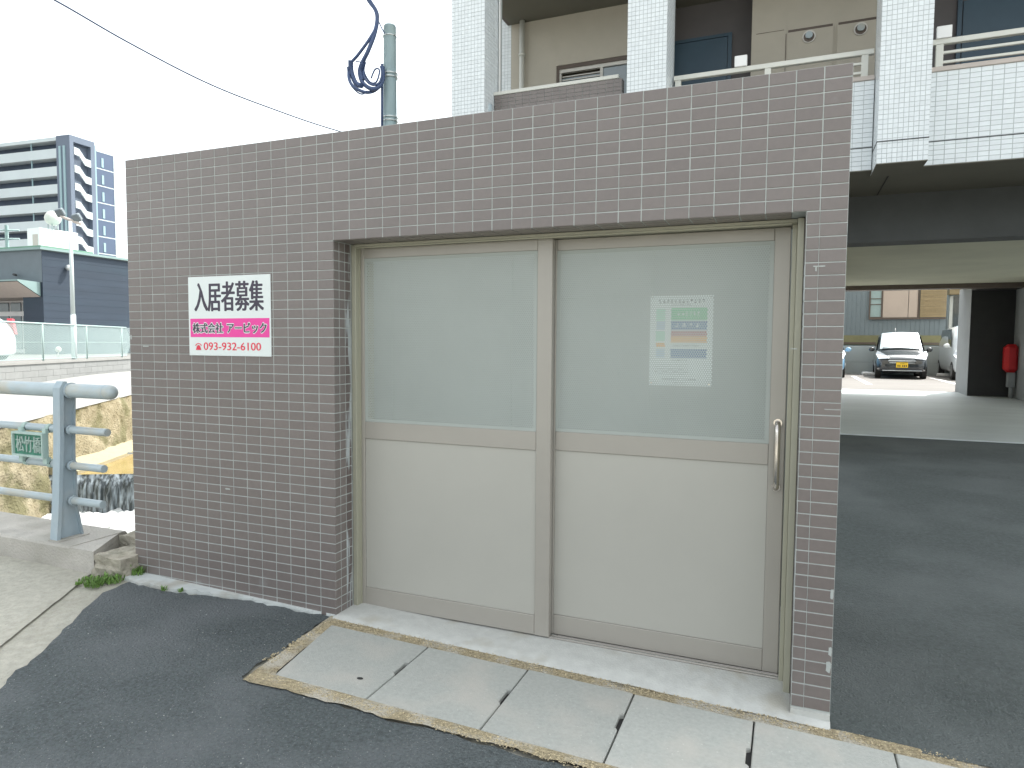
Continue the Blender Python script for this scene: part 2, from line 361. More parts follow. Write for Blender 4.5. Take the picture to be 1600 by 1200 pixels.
# driveway rising under the building
def strip(name, x0, x1, ys, zf, mt, **kw):
    mb = MB()
    for a, b in zip(ys, ys[1:]): mb.add([(x0,a,zf(a)),(x1,a,zf(a)),(x1,b,zf(b)),(x0,b,zf(b))], [(0,1,2,3)])
    return mb.build(name, mt, **kw)
strip('asphalt_driveway', 3.9, 40, [-.06, 0, 4, 7.95], lambda y: gd(y)-.002 if y > 0 else -.006, M['old_asphalt'], **st)
mb = MB()
mb.box(-.4, 40, 7.95, 15.6, -.2, 0)
mb.v = [(x, y, (gd(y)+.012) if z > -.1 else gd(y)-.2) for x, y, z in mb.v]
mb.build('garage_floor', M['garage_floor'], **st)
strip('parking_lot', -3, 60, [15.6, 20, 40, 400], lambda y: gd(y)+.004 if y < 41 else .4, M['yard'], **st)
# parking bay lines
for x0, in ((5.72,), (8.05,), (10.4,)):
    mb = MB(); z = lambda y: gd(y)+.010
    mb.add([(x0,18.0,z(18)),(x0+.15,18.0,z(18)),(x0+.15,23.2,z(23.2)),(x0,23.2,z(23.2))], [(0,1,2,3)]); mb.build('parking_line', M['white'], **st)

# ---------------------------------------------------- slabs, strips, sill
xj = [1.62, 2.118, 2.640, 3.128, 3.617, 4.115, 4.61, 5.11]
yt, yb = -.105, -.632
labels = ['leftmost gutter cover slab with slanted left edge and a dark spot',
 'second gutter cover slab from the left, in front of the left sliding door panel',
 'third gutter cover slab from the left, below the meeting stiles of the doors',
 'fourth gutter cover slab from the left, in front of the handle side of the door',
 'fifth gutter cover slab from the left, below the right tiled pillar',
 'sixth gutter cover slab, beside the driveway at the picture edge',
 'seventh gutter cover slab, past the right tiled pillar']
for i in range(7):
    a, b = xj[i]+.003, xj[i+1]-.003; lift = random.uniform(-.002, .003)
    pts = [(a, yt), (b, yt)]
    ym = -.34 - .02*(i % 2)
    nx = .015
    if i == 0: pts = [(a-.075, yt), (b, yt)]
    pts += [(b, ym+.06), (b-nx, ym+.05), (b-nx, ym-.05), (b, ym-.06), (b, yb), (a+(.02 if i == 0 else 0), yb)]
    q = [Vector((x, y+.012*(x-2.6)*0)) for x, y in pts]
    mb = MB(); n = len(q); c = Vector((sum(p.x for p in q)/n, sum(p.y for p in q)/n))
    top = []; mid = []; bot = []
    for p in q:
        d = (c-p); d = d/ max(abs(d.x), abs(d.y))*.004
        z = GZ(p.x, p.y)+.004+lift
        top.append((p.x+d.x, p.y+d.y, z)); mid.append((p.x, p.y, z-.005)); bot.append((p.x, p.y, z-.09))
    vs = top+mid+bot; fs = [tuple(range(n))]
    for k in range(n):
        k2 = (k+1) % n; fs += [(k, k+n, k2+n, k2), (k+n, k+2*n, k2+2*n, k2+n)]
    mb.add(vs, fs)
    o = mb.build('gutter_cover', M['slab'], label=labels[i], cat='gutter cover', group='concrete gutter cover slabs in front of the door')
    if i == 0:
        sp_ = MB(); zc = GZ(2.02,-.47)+.0052+lift
        sp_.add([(2.0+.016*math.cos(t*PI/4), -.50+.011*math.sin(t*PI/4), zc) for t in range(8)], [tuple(range(8))])
        sp_.build('stain', M['dark'], o)
sheet('gutter_channel', [(1.50,-.09),(5.4,-.09),(5.4,-.66),(1.56,-.66)], GZ, -.0165, M['dark'], **st)
sheet('mortar_strip', [(1.475,.01,.5),(1.55,-.725,1),(1.69,-.71,0),(1.632,-.60,.3),(1.555,-.10,.4),(1.60,-.02,0)], GZ, .003, M['sand'], amp=.012, seed=11, step=.03, **st)
sheet('mortar_strip', [(1.56,-.628),(5.4,-.628),(5.4,-.67,1),(4.4,-.67,1),(3.05,-.675,1),(2.2,-.705,1),(1.56,-.72,1)], GZ, .0026, M['sand'], amp=.012, seed=12, step=.03, **st)
sheet('mortar_strip', [(1.50,-.108),(5.4,-.108),(5.4,-.02,.6),(4.1,-.03,1.2),(3.6,-.052,1.5),(2.7,-.042,1.5),(1.7,.0,1),(1.50,.0)], GZ, .0022, M['sand'], amp=.014, seed=13, step=.03, **st)
# sill: level by the door, sloping down to the strip
mb = MB(); N = 40; rows = []
ys = [.36, .17, .06, -.02, -.05]
for j, y in enumerate(ys):
    r = []
    for i in range(N+1):
        x = 1.50 + (3.90-1.50)*i/N
        yy = y + (.010*noise.noise((x*5, j, 0)) if j == 4 else 0)
        zb = GZ(x, y) + .008
        zt = .052
        k = [1, 1, .55, .12, -.10][j]
        z = zb + max(0, zt-zb)*k if k > 0 else zb-.010
        if x > 3.76: z = min(z, GZ(x,y) + [.0, .0, .02, .02, -.004][j]+.006)
        r.append((x, yy, z))
    rows.append(r)
vs = [p for r in rows for p in r]; fs = [(j*(N+1)+i, (j+1)*(N+1)+i, (j+1)*(N+1)+i+1, j*(N+1)+i+1) for j in range(4) for i in range(N)]
mb.add(vs, fs, 0, True); mb.build('door_sill', M['sill'], **st)
sheet('white_apron', [(-.06,.01),(.0,-.10,1),(.20,-.14,1),(.33,-.12,1),(.528,-.095,1),(.75,-.055,1),(.982,-.035,1),(1.494,-.012,1),(1.50,.01)], GZ, .008, M['white_wash'], amp=.03, seed=21, thick=.03, **st)

def grit(name, spots, mt, r0, r1, label, seed):
    rnd = random.Random(seed); mb = MB()
    O = [(1,0,0),(-1,0,0),(0,1,0),(0,-1,0),(0,0,1),(0,0,-1)]; Fc = [(0,2,4),(2,1,4),(1,3,4),(3,0,4),(2,0,5),(1,2,5),(3,1,5),(0,3,5)]
    for (x0, x1, y0, y1, n, off) in spots:
        for i in range(n):
            x, y = rnd.uniform(x0, x1), rnd.uniform(y0, y1)
            k = abs(y-(y0+y1)/2)/((y1-y0)/2)
            if n > 700 and rnd.random() < k*k*.8: continue
            r = r0+(r1-r0)*rnd.random()**2; a = rnd.uniform(0, PI); c_, s_ = math.cos(a), math.sin(a)
            sx_, sy_, sz_ = r*rnd.uniform(.6,1.2), r*rnd.uniform(.6,1.2), r*rnd.uniform(.4,.8)
            mb.add([(x+p[0]*sx_*c_-p[1]*sy_*s_, y+p[0]*sx_*s_+p[1]*sy_*c_, GZ(x,y)+off+p[2]*sz_+sz_*.2) for p in O], Fc)
    return mb.build(name, mt, kind='stuff')
M['grit'] = mat('sand_grit', (.46,.385,.25), .95, .35, 150, island=.3)
M['chip'] = mat('stone_chip', (.30,.31,.30), .8, .3, 90, island=.4)
grit('mortar_grit', [(1.56,4.4,-.1,-.025,3600,.003),(1.55,4.4,-.70,-.635,3600,.0026),(1.50,1.56,-.55,-.02,500,.003)], M['grit'], .0018, .0055, '', 3)
grit('asphalt_chips', [(.2,3.9,-2.2,-.72,1500,-.004),(.3,1.5,-.72,-.12,420,-.004),(3.92,6,-.0,3,300,-.0)], M['chip'], .0015, .0042, '', 5)

# ================================================================== TILED ENCLOSURE
TOP = 2.60
enc = thing('tiled_enclosure', (1.95, .6, 0), 'roofless enclosure of brown grey tiles with pale joints around the sliding doors', 'enclosure')
OX0, OX1, OZ = 1.50, 3.75, 2.05
zl = lambda x: GZ(x, 0) - .04
core = MB(); t = .0020
core.prism([(t, -.1), (t, TOP-.001), (.2, TOP-.001), (.2, -.1)], .001, OX0-t)
core.box(OX1+t, 3.899, t, .2, -.1, TOP-.001)
core.box(OX0-t, OX1+t, t, .2, OZ+t, TOP-.001)
fwall = core.build('front_wall', [M['grout']], enc)
# one tile, chamfered, 95 x 45 mm
def tile_mesh(wd, ht, name, mt, dp=.008, b=.0016):
    mb = MB(); x0, x1, z0, z1 = -wd/2, wd/2, -ht/2, ht/2
    vs = [(x0+b,0,z0+b),(x1-b,0,z0+b),(x1-b,0,z1-b),(x0+b,0,z1-b),(x0,b,z0),(x1,b,z0),(x1,b,z1),(x0,b,z1),(x0,dp,z0),(x1,dp,z0),(x1,dp,z1),(x0,dp,z1)]
    fs = [(0,1,2,3),(4,5,1,0),(5,6,2,1),(6,7,3,2),(7,4,0,3),(8,9,5,4),(9,10,6,5),(10,11,7,6),(11,8,4,7)]
    mb.add(vs, fs); return mb
full = tile_mesh(.0957, .0457, 'tile', M['tile']); full_me = full.mesh('tile', M['tile'])
half = tile_mesh(.0452, .0457, 'tile', M['tile']); half_me = half.mesh('tile', M['tile'])
places = []
for r in range(51):
    z = TOP - .05*(r+.5)
    for c in range(39):
        x = .1*(c+.5)
        if z - .0225 < GZ(x, 0) - .004 and r > 48 and x < 1.5 and z + .0225 < GZ(x, 0) + .004: continue
        inside = x > OX0 and x < OX1+.02 and z < OZ
        if inside:
            if .1*c > 3.69: places.append((3.7772, z, 1))
            continue
        places.append((x, z, 0))
places.sort(key=lambda p: (Vector((p[0], 0, p[1])) - C0).length)
rest = MB()
for k, (x, z, h) in enumerate(places):
    jit = (random.uniform(-.0004, .0004), random.uniform(-.0003, .0006), random.uniform(-.0004, .0004))
    if k < 300:
        inst('tile', half_me if h else full_me, (x+jit[0], jit[1], z+jit[2]), fwall)
    else:
        b = half if h else full
        rest.add([(p[0]+x+jit[0], p[1]+jit[1], p[2]+z+jit[2]) for p in b.v], b.f)
rest.build('tile_field', M['tile'], fwall, kind='stuff')
# reveal, soffit and side faces
def tiles_on(origin, ux, uz, nrm, ncol, nrow, wd, ht, pitch, mt, name, parent, jitter=.0005, skip=None):
    mb = MB(); ux, uz, nrm, origin = map(Vector, (ux, uz, nrm, origin)); d = .0016
    for r in range(nrow):
        for c in range(ncol):
            if skip and skip(c, r): continue
            o = origin + ux*(c+.5)*pitch[0] + uz*(r+.5)*pitch[1] + nrm*random.uniform(-jitter, jitter)
            q = [o+ux*a*wd/2+uz*b*ht/2 for a, b in ((-1,-1),(1,-1),(1,1),(-1,1))]
            i = [p*1 for p in q]; i = [o+ux*a*(wd/2-d)+uz*b*(ht/2-d) for a, b in ((-1,-1),(1,-1),(1,1),(-1,1))]
            vs = [p+nrm*.0 for p in i] + [p-nrm*d for p in q] + [p-nrm*.006 for p in q]
            fs = [(0,1,2,3)] + [(k, 4+k, 4+(k+1)%4, (k+1)%4) for k in range(4)] + [(4+k, 8+k, 8+(k+1)%4, 4+(k+1)%4) for k in range(4)]
            mb.add(vs, fs)
    return mb.build(name, mt, parent, kind='stuff')
tiles_on((OX0, .0, OZ-2.0), (0,1,0), (0,0,1), (1,0,0), 2, 40, .045, .045, (.05,.05), M['tile'], 'reveal_tiles', fwall)
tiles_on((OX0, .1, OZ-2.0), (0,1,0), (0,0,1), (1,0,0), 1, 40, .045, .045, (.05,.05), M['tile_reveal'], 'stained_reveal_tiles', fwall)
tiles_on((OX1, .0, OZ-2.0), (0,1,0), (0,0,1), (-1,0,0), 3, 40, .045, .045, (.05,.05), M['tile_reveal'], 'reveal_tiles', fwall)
tiles_on((OX0, .0, OZ), (1,0,0), (0,1,0), (0,0,-1), 22, 3, .095, .045, (.1,.05), M['tile'], 'soffit_tiles', fwall)
sm = MB(); rnd = random.Random(12)
for u, v, wd, ht in ((1300,928,.012,.046),(1297,1018,.013,.040),(1294,1042,.018,.052),(1325,358,.008,.044),(1280,416,.05,.006),(1275,420,.006,.02),(1240,545,.03,.005),(1300,640,.06,.004),(205,527,.012,.03),(228,541,.05,.008),(203,708,.05,.010),(356,764,.04,.008)):
    c = PY(u, v, 0); n = 14; pts = []
    for k in range(n):
        t_ = 2*PI*k/n; r_ = rnd.uniform(.75, 1.05); ex = abs(math.cos(t_))**.4*(1 if math.cos(t_) > 0 else -1); ez = abs(math.sin(t_))**.4*(1 if math.sin(t_) > 0 else -1)
        pts.append((min(3.8985, c.x+ex*wd/2*r_), -.0012, c.z+ez*ht/2*r_))
    sm.add(pts+[(p[0], .001, p[2]) for p in pts], [tuple(range(n))]+[(k, (k+1)%n, (k+1)%n+n, k+n) for k in range(n)])
sm.build('mortar_smears', M['grout'], fwall, kind='stuff')
# side, back and inner walls
mb = MB(); mb.box(.004, .15, .2, 1.35, -.1, TOP-.001); sw = mb.build('side_wall', M['inner'], enc)
tiles_on((0, 1.35, TOP-2.5), (0,-1,0), (0,0,1), (-1,0,0), 13, 50, .095, .045, (.1,.05), M['tile'], 'side_tiles', sw)
mb = MB(); mb.box(3.75, 3.896, .2, 1.35, -.1, TOP-.001); sw = mb.build('side_wall', M['inner'], enc)
tiles_on((3.9, .05, TOP-2.55), (0,1,0), (0,0,1), (1,0,0), 13, 51, .095, .045, (.1,.05), M['tile'], 'side_tiles', sw)
mb = MB(); 
seam_z, seam_x = [1.80, .9], [.25, 1.15, 2.05, 2.95, 3.75]
zc = [.0, .893, .907, 1.793, 1.807, TOP-.001]; xc = [.15]
for x in (1.15, 2.05, 2.95): xc += [x-.004, x+.004]
xc += [3.75]
mb.box(.15, 3.75, 1.125, 1.35, -.1, TOP-.001)
for i in range(0, len(xc), 2):
    for j in range(0, 6, 2): mb.box(xc[i], xc[i+1], 1.118, 1.126, zc[j]+.001, zc[j+1])
bw = mb.build('back_wall', M['inner'], enc)
mb = MB()
for x in (.6, 1.35, 1.85, 2.25, 2.75, 3.15, 3.55):
    for z in (.45, 1.35, 1.92): mb.tube([(x,1.1165,z),(x,1.119,z)], .011, 10)
mb.build('tie_holes', M['grout'], bw, kind='stuff')
mb = MB(); mb.box(.15, 3.75, .36, 1.12, -.08, .049); mb.build('inner_floor', M['sill'], enc)
mb = MB(); mb.box(3.752, 3.899, .0015, .03, -.06, GZ(3.8,0)+.045); mb.box(3.752,3.8985,-.004,.0,-.06,GZ(3.8,0)+.04); mb.build('base_mortar', M['sill'], enc)

# ---------------------------------------------------- door frame and doors
fr = thing('door_frame', (2.62, .2, .05), 'beige metal frame and floor rail around the two sliding doors', 'door frame')
mb = MB(); mb.bbox(1.501, 1.528, .155, .33, .03, 2.048, .002); mb.box(1.528, 1.533, .19, .197, .05, 2.03); mb.build('left_jamb', M['alu_frame'], fr)
mb = MB(); mb.bbox(3.722, 3.7485, .12, .33, .02, 2.048, .002); mb.bbox(3.703, 3.7215, .20, .33, .05, 2.035, .0015); mb.build('right_jamb', M['alu_frame'], fr)
mb = MB(); mb.bbox(1.5285, 3.7215, .145, .33, 2.036, 2.0485, .0015); mb.box(1.53, 3.70, .16, .165, 2.028, 2.0355); mb.build('head', M['alu_frame'], fr)
mb = MB(); mb.bbox(2.63, 3.70, .205, .212, .053, .059, .0008); mb.bbox(1.53, 3.70, .232, .2365, .053, .0585, .0008); mb.bbox(2.66,3.70,.248,.254,.053,.0565,.0008); mb.build('floor_rail', M['chrome'], fr)
def door(x0, x1, y, label, sl, sr):
    t = thing('sliding_door', ((x0+x1)/2, y, .055), label, 'sliding door', 'sliding door panels')
    d = .038; z0, z1 = .058, 2.034
    def part(nm, a, b, c, e, yy=0, dd=d, mt='alu', bev=.0025):
        m_ = MB(); m_.bbox(a, b, y+yy, y+yy+dd, c, e, bev); return m_.build(nm, M[mt], t)
    part('stile', x0, x0+sl, z0, z1); part('stile', x1-sr, x1, z0, z1)
    a, b = x0+sl+.0005, x1-sr-.0005
    part('top_rail', a, b, 1.979, z1-.001, .001, d-.002); part('middle_rail', a, b, .995, 1.089, .001, d-.002)
    part('bottom_rail', a, b, z0+.001, .158, .001, d-.002)
    part('lower_panel', a, b, .1585, .9945, .008, .02, 'panel', .001)
    # perforated sheet with its plain border
    pz0, pz1, mg = 1.0895, 1.9785, .018
    m_ = MB(); yy = y+.007
    m_.add([(a+mg,yy,pz0+mg),(b-mg,yy,pz0+mg),(b-mg,yy,pz1-mg),(a+mg,yy,pz1-mg)], [(0,1,2,3)])
    m_.build('perforated_sheet', M['perf'], t)
    m_ = MB()
    for q in ((a, a+mg, pz0, pz1), (b-mg, b, pz0, pz1), (a+mg, b-mg, pz0, pz0+mg), (a+mg, b-mg, pz1-mg, pz1)): m_.box(q[0], q[1], yy-.0008, yy+.0008, q[2], q[3])
    m_.build('sheet_border', M['perf_plain'], t)
    return t
M['perf_plain'] = mat('sheet_border', (.385,.415,.39), .5, .03, 3, 0, spec=.35)
door(1.518, 2.633, .200, 'left sliding door panel, beige metal with perforated top, in front of the other', .032, .077)
dr = door(2.572, 3.699, .250, 'right sliding door panel, beige metal with steel bar handle and perforated top', .066, .066)
mb = MB(); pts = [(3.668,.249,1.185),(3.668,.222,1.183),(3.668,.207,1.170),(3.668,.203,1.150),(3.668,.203,.935),(3.668,.207,.915),(3.668,.222,.902),(3.668,.249,.900)]
mb.tube(pts, .0125, 12); h_ = mb.build('handle', M['chrome'], dr)
for z in (1.185, .900):
    mb = MB(); mb.tube([(3.668,.2495,z),(3.668,.243,z)], .018, 16); mb.build('handle_base', M['chrome'], h_)

# ---------------------------------------------------- writing
def text(body, name, mt, x0, x1, z0, z1, y, depth=.0006, weight=0, parent=None, round_=False):
    """Letters fitted into a rectangle; weight thickens the strokes (metres) with overlaid copies a hair apart in depth."""
    cu = bpy.data.curves.new(name, 'FONT'); cu.body = body; cu.size = 1; cu.extrude = 0; cu.resolution_u = 3
    to = bpy.data.objects.new(name, cu); COL.objects.link(to)
    bpy.context.view_layer.update(); dg = bpy.context.evaluated_depsgraph_get()
    me = bpy.data.meshes.new_from_object(to.evaluated_get(dg)); COL.objects.unlink(to); bpy.data.objects.remove(to)
    V_ = [v.co.copy() for v in me.vertices]; P_ = [tuple(p.vertices) for p in me.polygons]
    a, b, c, d = min(v.x for v in V_), max(v.x for v in V_), min(v.y for v in V_), max(v.y for v in V_)
    x0 += weight; x1 -= weight; z0 += weight*.6; z1 -= weight*.6
    if round_: shifts = [(weight*math.cos(k*PI/5), weight*math.sin(k*PI/5)) for k in range(10)]
    elif weight: shifts = [(-weight, 0), (-weight*.6, weight*.25), (-weight*.2, -weight*.25), (weight*.2, weight*.25), (weight*.6, -weight*.25), (weight, 0)]
    else: shifts = [(0, 0)]
    mb = MB()
    for k, (sx_, sz_) in enumerate(shifts):
        mb.add([(x0+(v.x-a)/(b-a)*(x1-x0)+sx_, y-k*.00001, z0+(v.y-c)/(d-c)*(z1-z0)+sz_) for v in V_], P_)
    me2 = bpy.data.meshes.new(name); me2.from_pydata(mb.v, [], mb.f)
    bm = bmesh.new(); bm.from_mesh(me2)
    r = bmesh.ops.extrude_face_region(bm, geom=bm.faces[:])
    for v in r['geom']:
        if isinstance(v, bmesh.types.BMVert): v.co.y -= depth
    bmesh.ops.recalc_face_normals(bm, faces=bm.faces[:]); bm.to_mesh(me2); bm.free()
    me2.materials.append(mt)
    o = bpy.data.objects.new(name, me2); COL.objects.link(o); adopt(o, parent); WM[o.name] = Matrix.Identity(4); return o
sg = thing('wall_sign', (.79, -.004, 1.44), 'white square sign with black characters, pink band and red telephone number', 'sign')
X0, X1, Z0, Z1 = .492, 1.090, 1.443, 1.891
mb = MB(); mb.bbox(X0, X1, -.006, -.0005, Z0, Z1, .001); mb.build('board', M['sign_white'], sg)
W_, H_ = X1-X0, Z1-Z0
sx = lambda a: X0 + W_*a
sz = lambda a: Z1 - H_*a
text('入居者募集', 'heading', M['ink'], sx(.075), sx(.925), sz(.445), sz(.065), -.0062, .0004, .0046, sg)
mb = MB(); mb.box(sx(.022), sx(.985), -.0068, -.0062, sz(.765), sz(.53)); mb.build('pink_band', M['pinkband'], sg)
for c_, (a, b) in (('株式会社', (.05,.435)), ('アービック', (.48,.955))):
    text(c_, 'band_outline', M['sign_white'], sx(a-.006), sx(b+.006), sz(.722), sz(.578), -.007, .0002, .0044, sg, True)
    text(c_, 'band_text', M['ink'], sx(a), sx(b), sz(.715), sz(.585), -.0075, .0003, .0020, sg)
text('093-932-6100', 'telephone_number', M['redink'], sx(.185), sx(.885), sz(.93), sz(.83), -.0062, .0005, .0010, sg)
mb = MB(); px0, px1 = sx(.085), sx(.155)
mb.add([(px0,-.0067,sz(.93)),(px1,-.0067,sz(.93)),(px1-.008,-.0067,sz(.885)),((px0+px1)/2+.006,-.0067,sz(.868)),((px0+px1)/2-.006,-.0067,sz(.868)),(px0+.008,-.0067,sz(.885))], [(0,1,2,3,4,5)])
pts = [((px0+px1)/2+.021*math.cos(t), -.0067, sz(.876)+.013*math.sin(t)) for t in [PI*k/10 for k in range(11)]]
mb.tube(pts, .0024, 5); mb.build('telephone_symbol', M['redink'], sg)

# poster hung inside, behind the perforated sheet
ps = thing('poster', (3.24, .29, 1.33), 'white notice with green, blue and orange bands seen through the right perforated sheet', 'poster')
PX0, PX1, PZ0, PZ1 = 3.098, 3.382, 1.335, 1.752
mb = MB(); mb.box(PX0, PX1, .262, .2625, PZ0, PZ1); mb.build('paper', M['poster'], ps)
pw, ph = PX1-PX0, PZ1-PZ0
qx = lambda a: PX0+pw*(a-135)/665
qz = lambda b: PZ1-ph*(b-100)/985
def block(a, b, c, d, mt, nm='printed_block', yy=.2615): 
    m_ = MB(); m_.box(qx(a), qx(b), yy, yy+.0003, qz(d), qz(c)); m_.build(nm, M[mt], ps)
block(362,740,240,372,'pg'); block(362,740,378,478,'pb'); block(362,740,484,545,'pr'); block(362,740,545,612,'po'); block(362,740,684,782,'pb')
block(200,298,245,375,'pl'); block(200,298,490,600,'pl'); block(205,298,385,478,'pv'); block(205,298,615,665,'po'); block(205,298,690,780,'pv')
mb = MB(); rnd = random.Random(4)
def scribble(a, b, c, d, n):
    for i in range(n):
        x = a+(b-a)*i/n; w_ = (b-a)/n*.7
        for k in range(3):
            zz = c+(d-c)*rnd.random()*.8; mb.box(qx(x), qx(x+w_*rnd.uniform(.4,1)), .2612, .2615, qz(zz+(d-c)*.12), qz(zz))
        mb.box(qx(x+w_*.4), qx(x+w_*.55), .2609, .2611, qz(d), qz(c))
scribble(230,730,140,188,12); scribble(360,580,200,218,12); scribble(390,670,635,655,14); scribble(380,545,800,820,10)
for yy in (850, 872, 900, 930, 955): scribble(200,560,yy,yy+12,18)
scribble(280,640,1005,1022,16); scribble(385,530,1045,1060,8)
mb.build('printed_lines', M['pk'], ps)
mb = MB(); scribble(430,680,275,330,6); scribble(410,690,405,450,4); mb.build('printed_pale_lines', M['poster'], ps)
mb = MB()
for a in (160, 775):
    for b in (125, 1062): mb.tube([(qx(a), .2615, qz(b)), (qx(a), .2585, qz(b))], .004, 8)
mb.build('fixing_screws', M['chrome'], ps)

# ================================================================== APARTMENT BUILDING
ab = thing('apartment_building', (2, 5.2, 0), 'white tiled apartment block on open ground floor parking, with balconies above', 'apartment building')
B0 = 3.435
CFY = 5.2
cols = {'C': (4.497, 4.967), 'B': (1.829, 2.292), 'A': (-.505, -.03), 'D': (7.6, 8.07)}
gz = PY(1400, 219, CFY).z
for k, (a, b) in cols.items():
    mb = MB(); mb.box(a+.004, b-.004, CFY+.004, 5.78, B0, 20.5)
    c_ = mb.build('column', M['joint'], ab)
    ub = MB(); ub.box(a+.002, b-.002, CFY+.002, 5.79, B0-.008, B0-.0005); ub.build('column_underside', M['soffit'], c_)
    n = 10; p = (b-a)/n; nr = int((6.9-B0)/.049)
    sk = (lambda c, r, zz=B0: abs(zz+.05*(r+.5)-gz) < .02)
    tiles_on((a, CFY, B0), (1,0,0), (0,0,1), (0,-1,0), n, nr, p-.004, .046, (p,.05), M['white_tile'], 'column_tiles', c_)
    for s_, xx in ((-1, a), (1, b)):
        tiles_on((xx, CFY, B0), (0,1,0), (0,0,1), (s_,0,0), 10, nr, .046, .046, (.05,.05), M['white_tile'], 'column_side_tiles', c_)
    mb = MB(); mb.box(a-.002, b+.002, CFY-.003, CFY+.001, gz-.006, gz+.006); mb.box(a-.003, a+.001, CFY+.001, 5.6, gz-.006, gz+.006); mb.build('shadow_groove', M['beam'], c_)
# balustrade walls (white) from column B to the right
bt = tile_mesh(.095, .046, 'tile', M['white_tile']); bt_me = bt.mesh('tile', M['white_tile'])
ZB0, ZB1 = 3.468, 4.44
gb = PY(1500, 217.5, 5.6).z
def balustrade(a, b):
    mb = MB(); mb.box(a, b, 5.604, 5.75, ZB0, ZB1+.0)
    w_ = mb.build('balcony_wall', M['joint'], ab)
    nc = int(round((b-a)/.1)); p = (b-a)/nc; mbr = MB(); lst = []
    for r in range(19):
        for c in range(nc):
            x = a+p*(c+.5); z = ZB0+.0255+.0511*r
            vis = 4.2 < x < 6.2
            if vis: inst('tile', bt_me, (x, 5.6+random.uniform(-.0005,.0005), z), w_)
            else: mbr.add([(q[0]+x, q[1]+5.6, q[2]+z) for q in bt.v], bt.f)
    if mbr.v: mbr.build('balcony_wall_tiles', M['white_tile'], w_, kind='stuff')
    mb = MB(); mb.box(a, b, 5.5985, 5.6015, gb-.006, gb+.006); mb.build('shadow_groove', M['beam'], w_)
    mb = MB(); mb.bbox(a+.002, b-.002, 5.585, 5.765, ZB1, ZB1+.048, .004); mb.build('coping', M['coping'], w_)
    return w_
balustrade(2.30, 4.49); balustrade(4.975, 7.59)
for (a, b) in ((2.30, 4.49), (4.975, 7.59)):
    mb = MB(); mb.bbox(a+.01, b-.012, 5.63, 5.69, 4.735, 4.79, .004); rl = mb.build('railing', M['rail'], ab)
    for z in (4.535, 4.635):
        mb = MB(); mb.bbox(a+.1, b-.1, 5.642, 5.672, z, z+.028, .003); mb.build('rail_bar', M['rail'], rl)
    xs_ = [a+.12+(b-a-.25)*k/2 for k in range(3)]
    if a < 3: xs_ = [2.36, 3.385, 4.39]
    else: xs_ = [5.10, 6.30, 7.48]
    for x in xs_:
        mb = MB(); mb.bbox(x-.035, x+.035, 5.635, 5.685, 4.49, 4.735, .003); mb.build('rail_post', M['rail'], rl)
    mb = MB(); x = 3.015 if a < 3 else 5.062; mb.bbox(x, x+.14, 5.61, 5.66, 4.79, 4.915, .004); mb.build('rail_box', M['white'], rl)
# brown tiled balcony parapet between columns A and B
mb = MB(); mb.box(-.02, 1.70, 5.506, 5.62, 3.47, 4.81)
bp_ = mb.build('brown_parapet', M['grout'], ab)
tiles_on((-.02, 5.5, 4.81-.95), (1,0,0), (0,0,1), (0,-1,0), 17, 19, .0965, .046, (1.72/17,.05), M['tile'], 'parapet_tiles', bp_)
tiles_on((1.704, 5.506, 4.81-.95), (0,1,0), (0,0,1), (1,0,0), 1, 19, .105, .046, (.114,.05), M['tile'], 'parapet_end_tiles', bp_)
mb = MB(); mb.bbox(-.03, 1.66, 5.49, 5.64, 4.812, 4.858, .004); mb.build('coping', M['rail'], bp_)
mb = MB(); mb.tube([(-.05,5.38,4.50),(-.05,5.38,4.66)], .05, 12); mb.tube([(-.02,5.36,4.52),(.05,5.30,4.50)], .02, 8); mb.build('drain_elbow', M['steel'], ab)
# slabs
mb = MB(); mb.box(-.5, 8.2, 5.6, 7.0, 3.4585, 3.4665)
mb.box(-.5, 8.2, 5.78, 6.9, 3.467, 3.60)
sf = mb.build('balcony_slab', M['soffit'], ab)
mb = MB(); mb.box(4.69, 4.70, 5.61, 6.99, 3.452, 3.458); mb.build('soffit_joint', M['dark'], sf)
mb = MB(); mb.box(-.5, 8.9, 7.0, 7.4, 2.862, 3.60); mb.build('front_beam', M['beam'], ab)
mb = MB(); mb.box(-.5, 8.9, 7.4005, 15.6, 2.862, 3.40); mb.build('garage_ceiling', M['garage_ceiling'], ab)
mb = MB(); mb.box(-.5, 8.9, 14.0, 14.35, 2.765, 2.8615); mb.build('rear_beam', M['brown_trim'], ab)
mb = MB(); mb.box(-.5, 4.15, 5.85, 15.5, -.1, 2.861); mb.build('ground_floor_wall', M['beige'], ab)
cx0 = PY(1511, 618, 14.75).x
mb = MB(); mb.box(cx0+.002, 8.9, 14.75, 15.58, .3, 2.764); mb.box(cx0+.0025,8.9,14.3505,15.5,2.76,2.8613); pier = mb.build('rear_pier', M['pier_shade'], ab)
mb = MB(); mb.box(cx0-.006, cx0+.001, 14.752, 15.9, .3, 2.86); mb.build('pier_side', M['col_side'], pier)  # paler plate paints the lit flank of the shaded pier
gx = PY(1584, 560, 14.7).x
mb = MB(); mb.box(gx, 9.3, 12.6, 14.749, .2, 2.861); gw = mb.build('garage_side_wall', M['col_side'], ab)
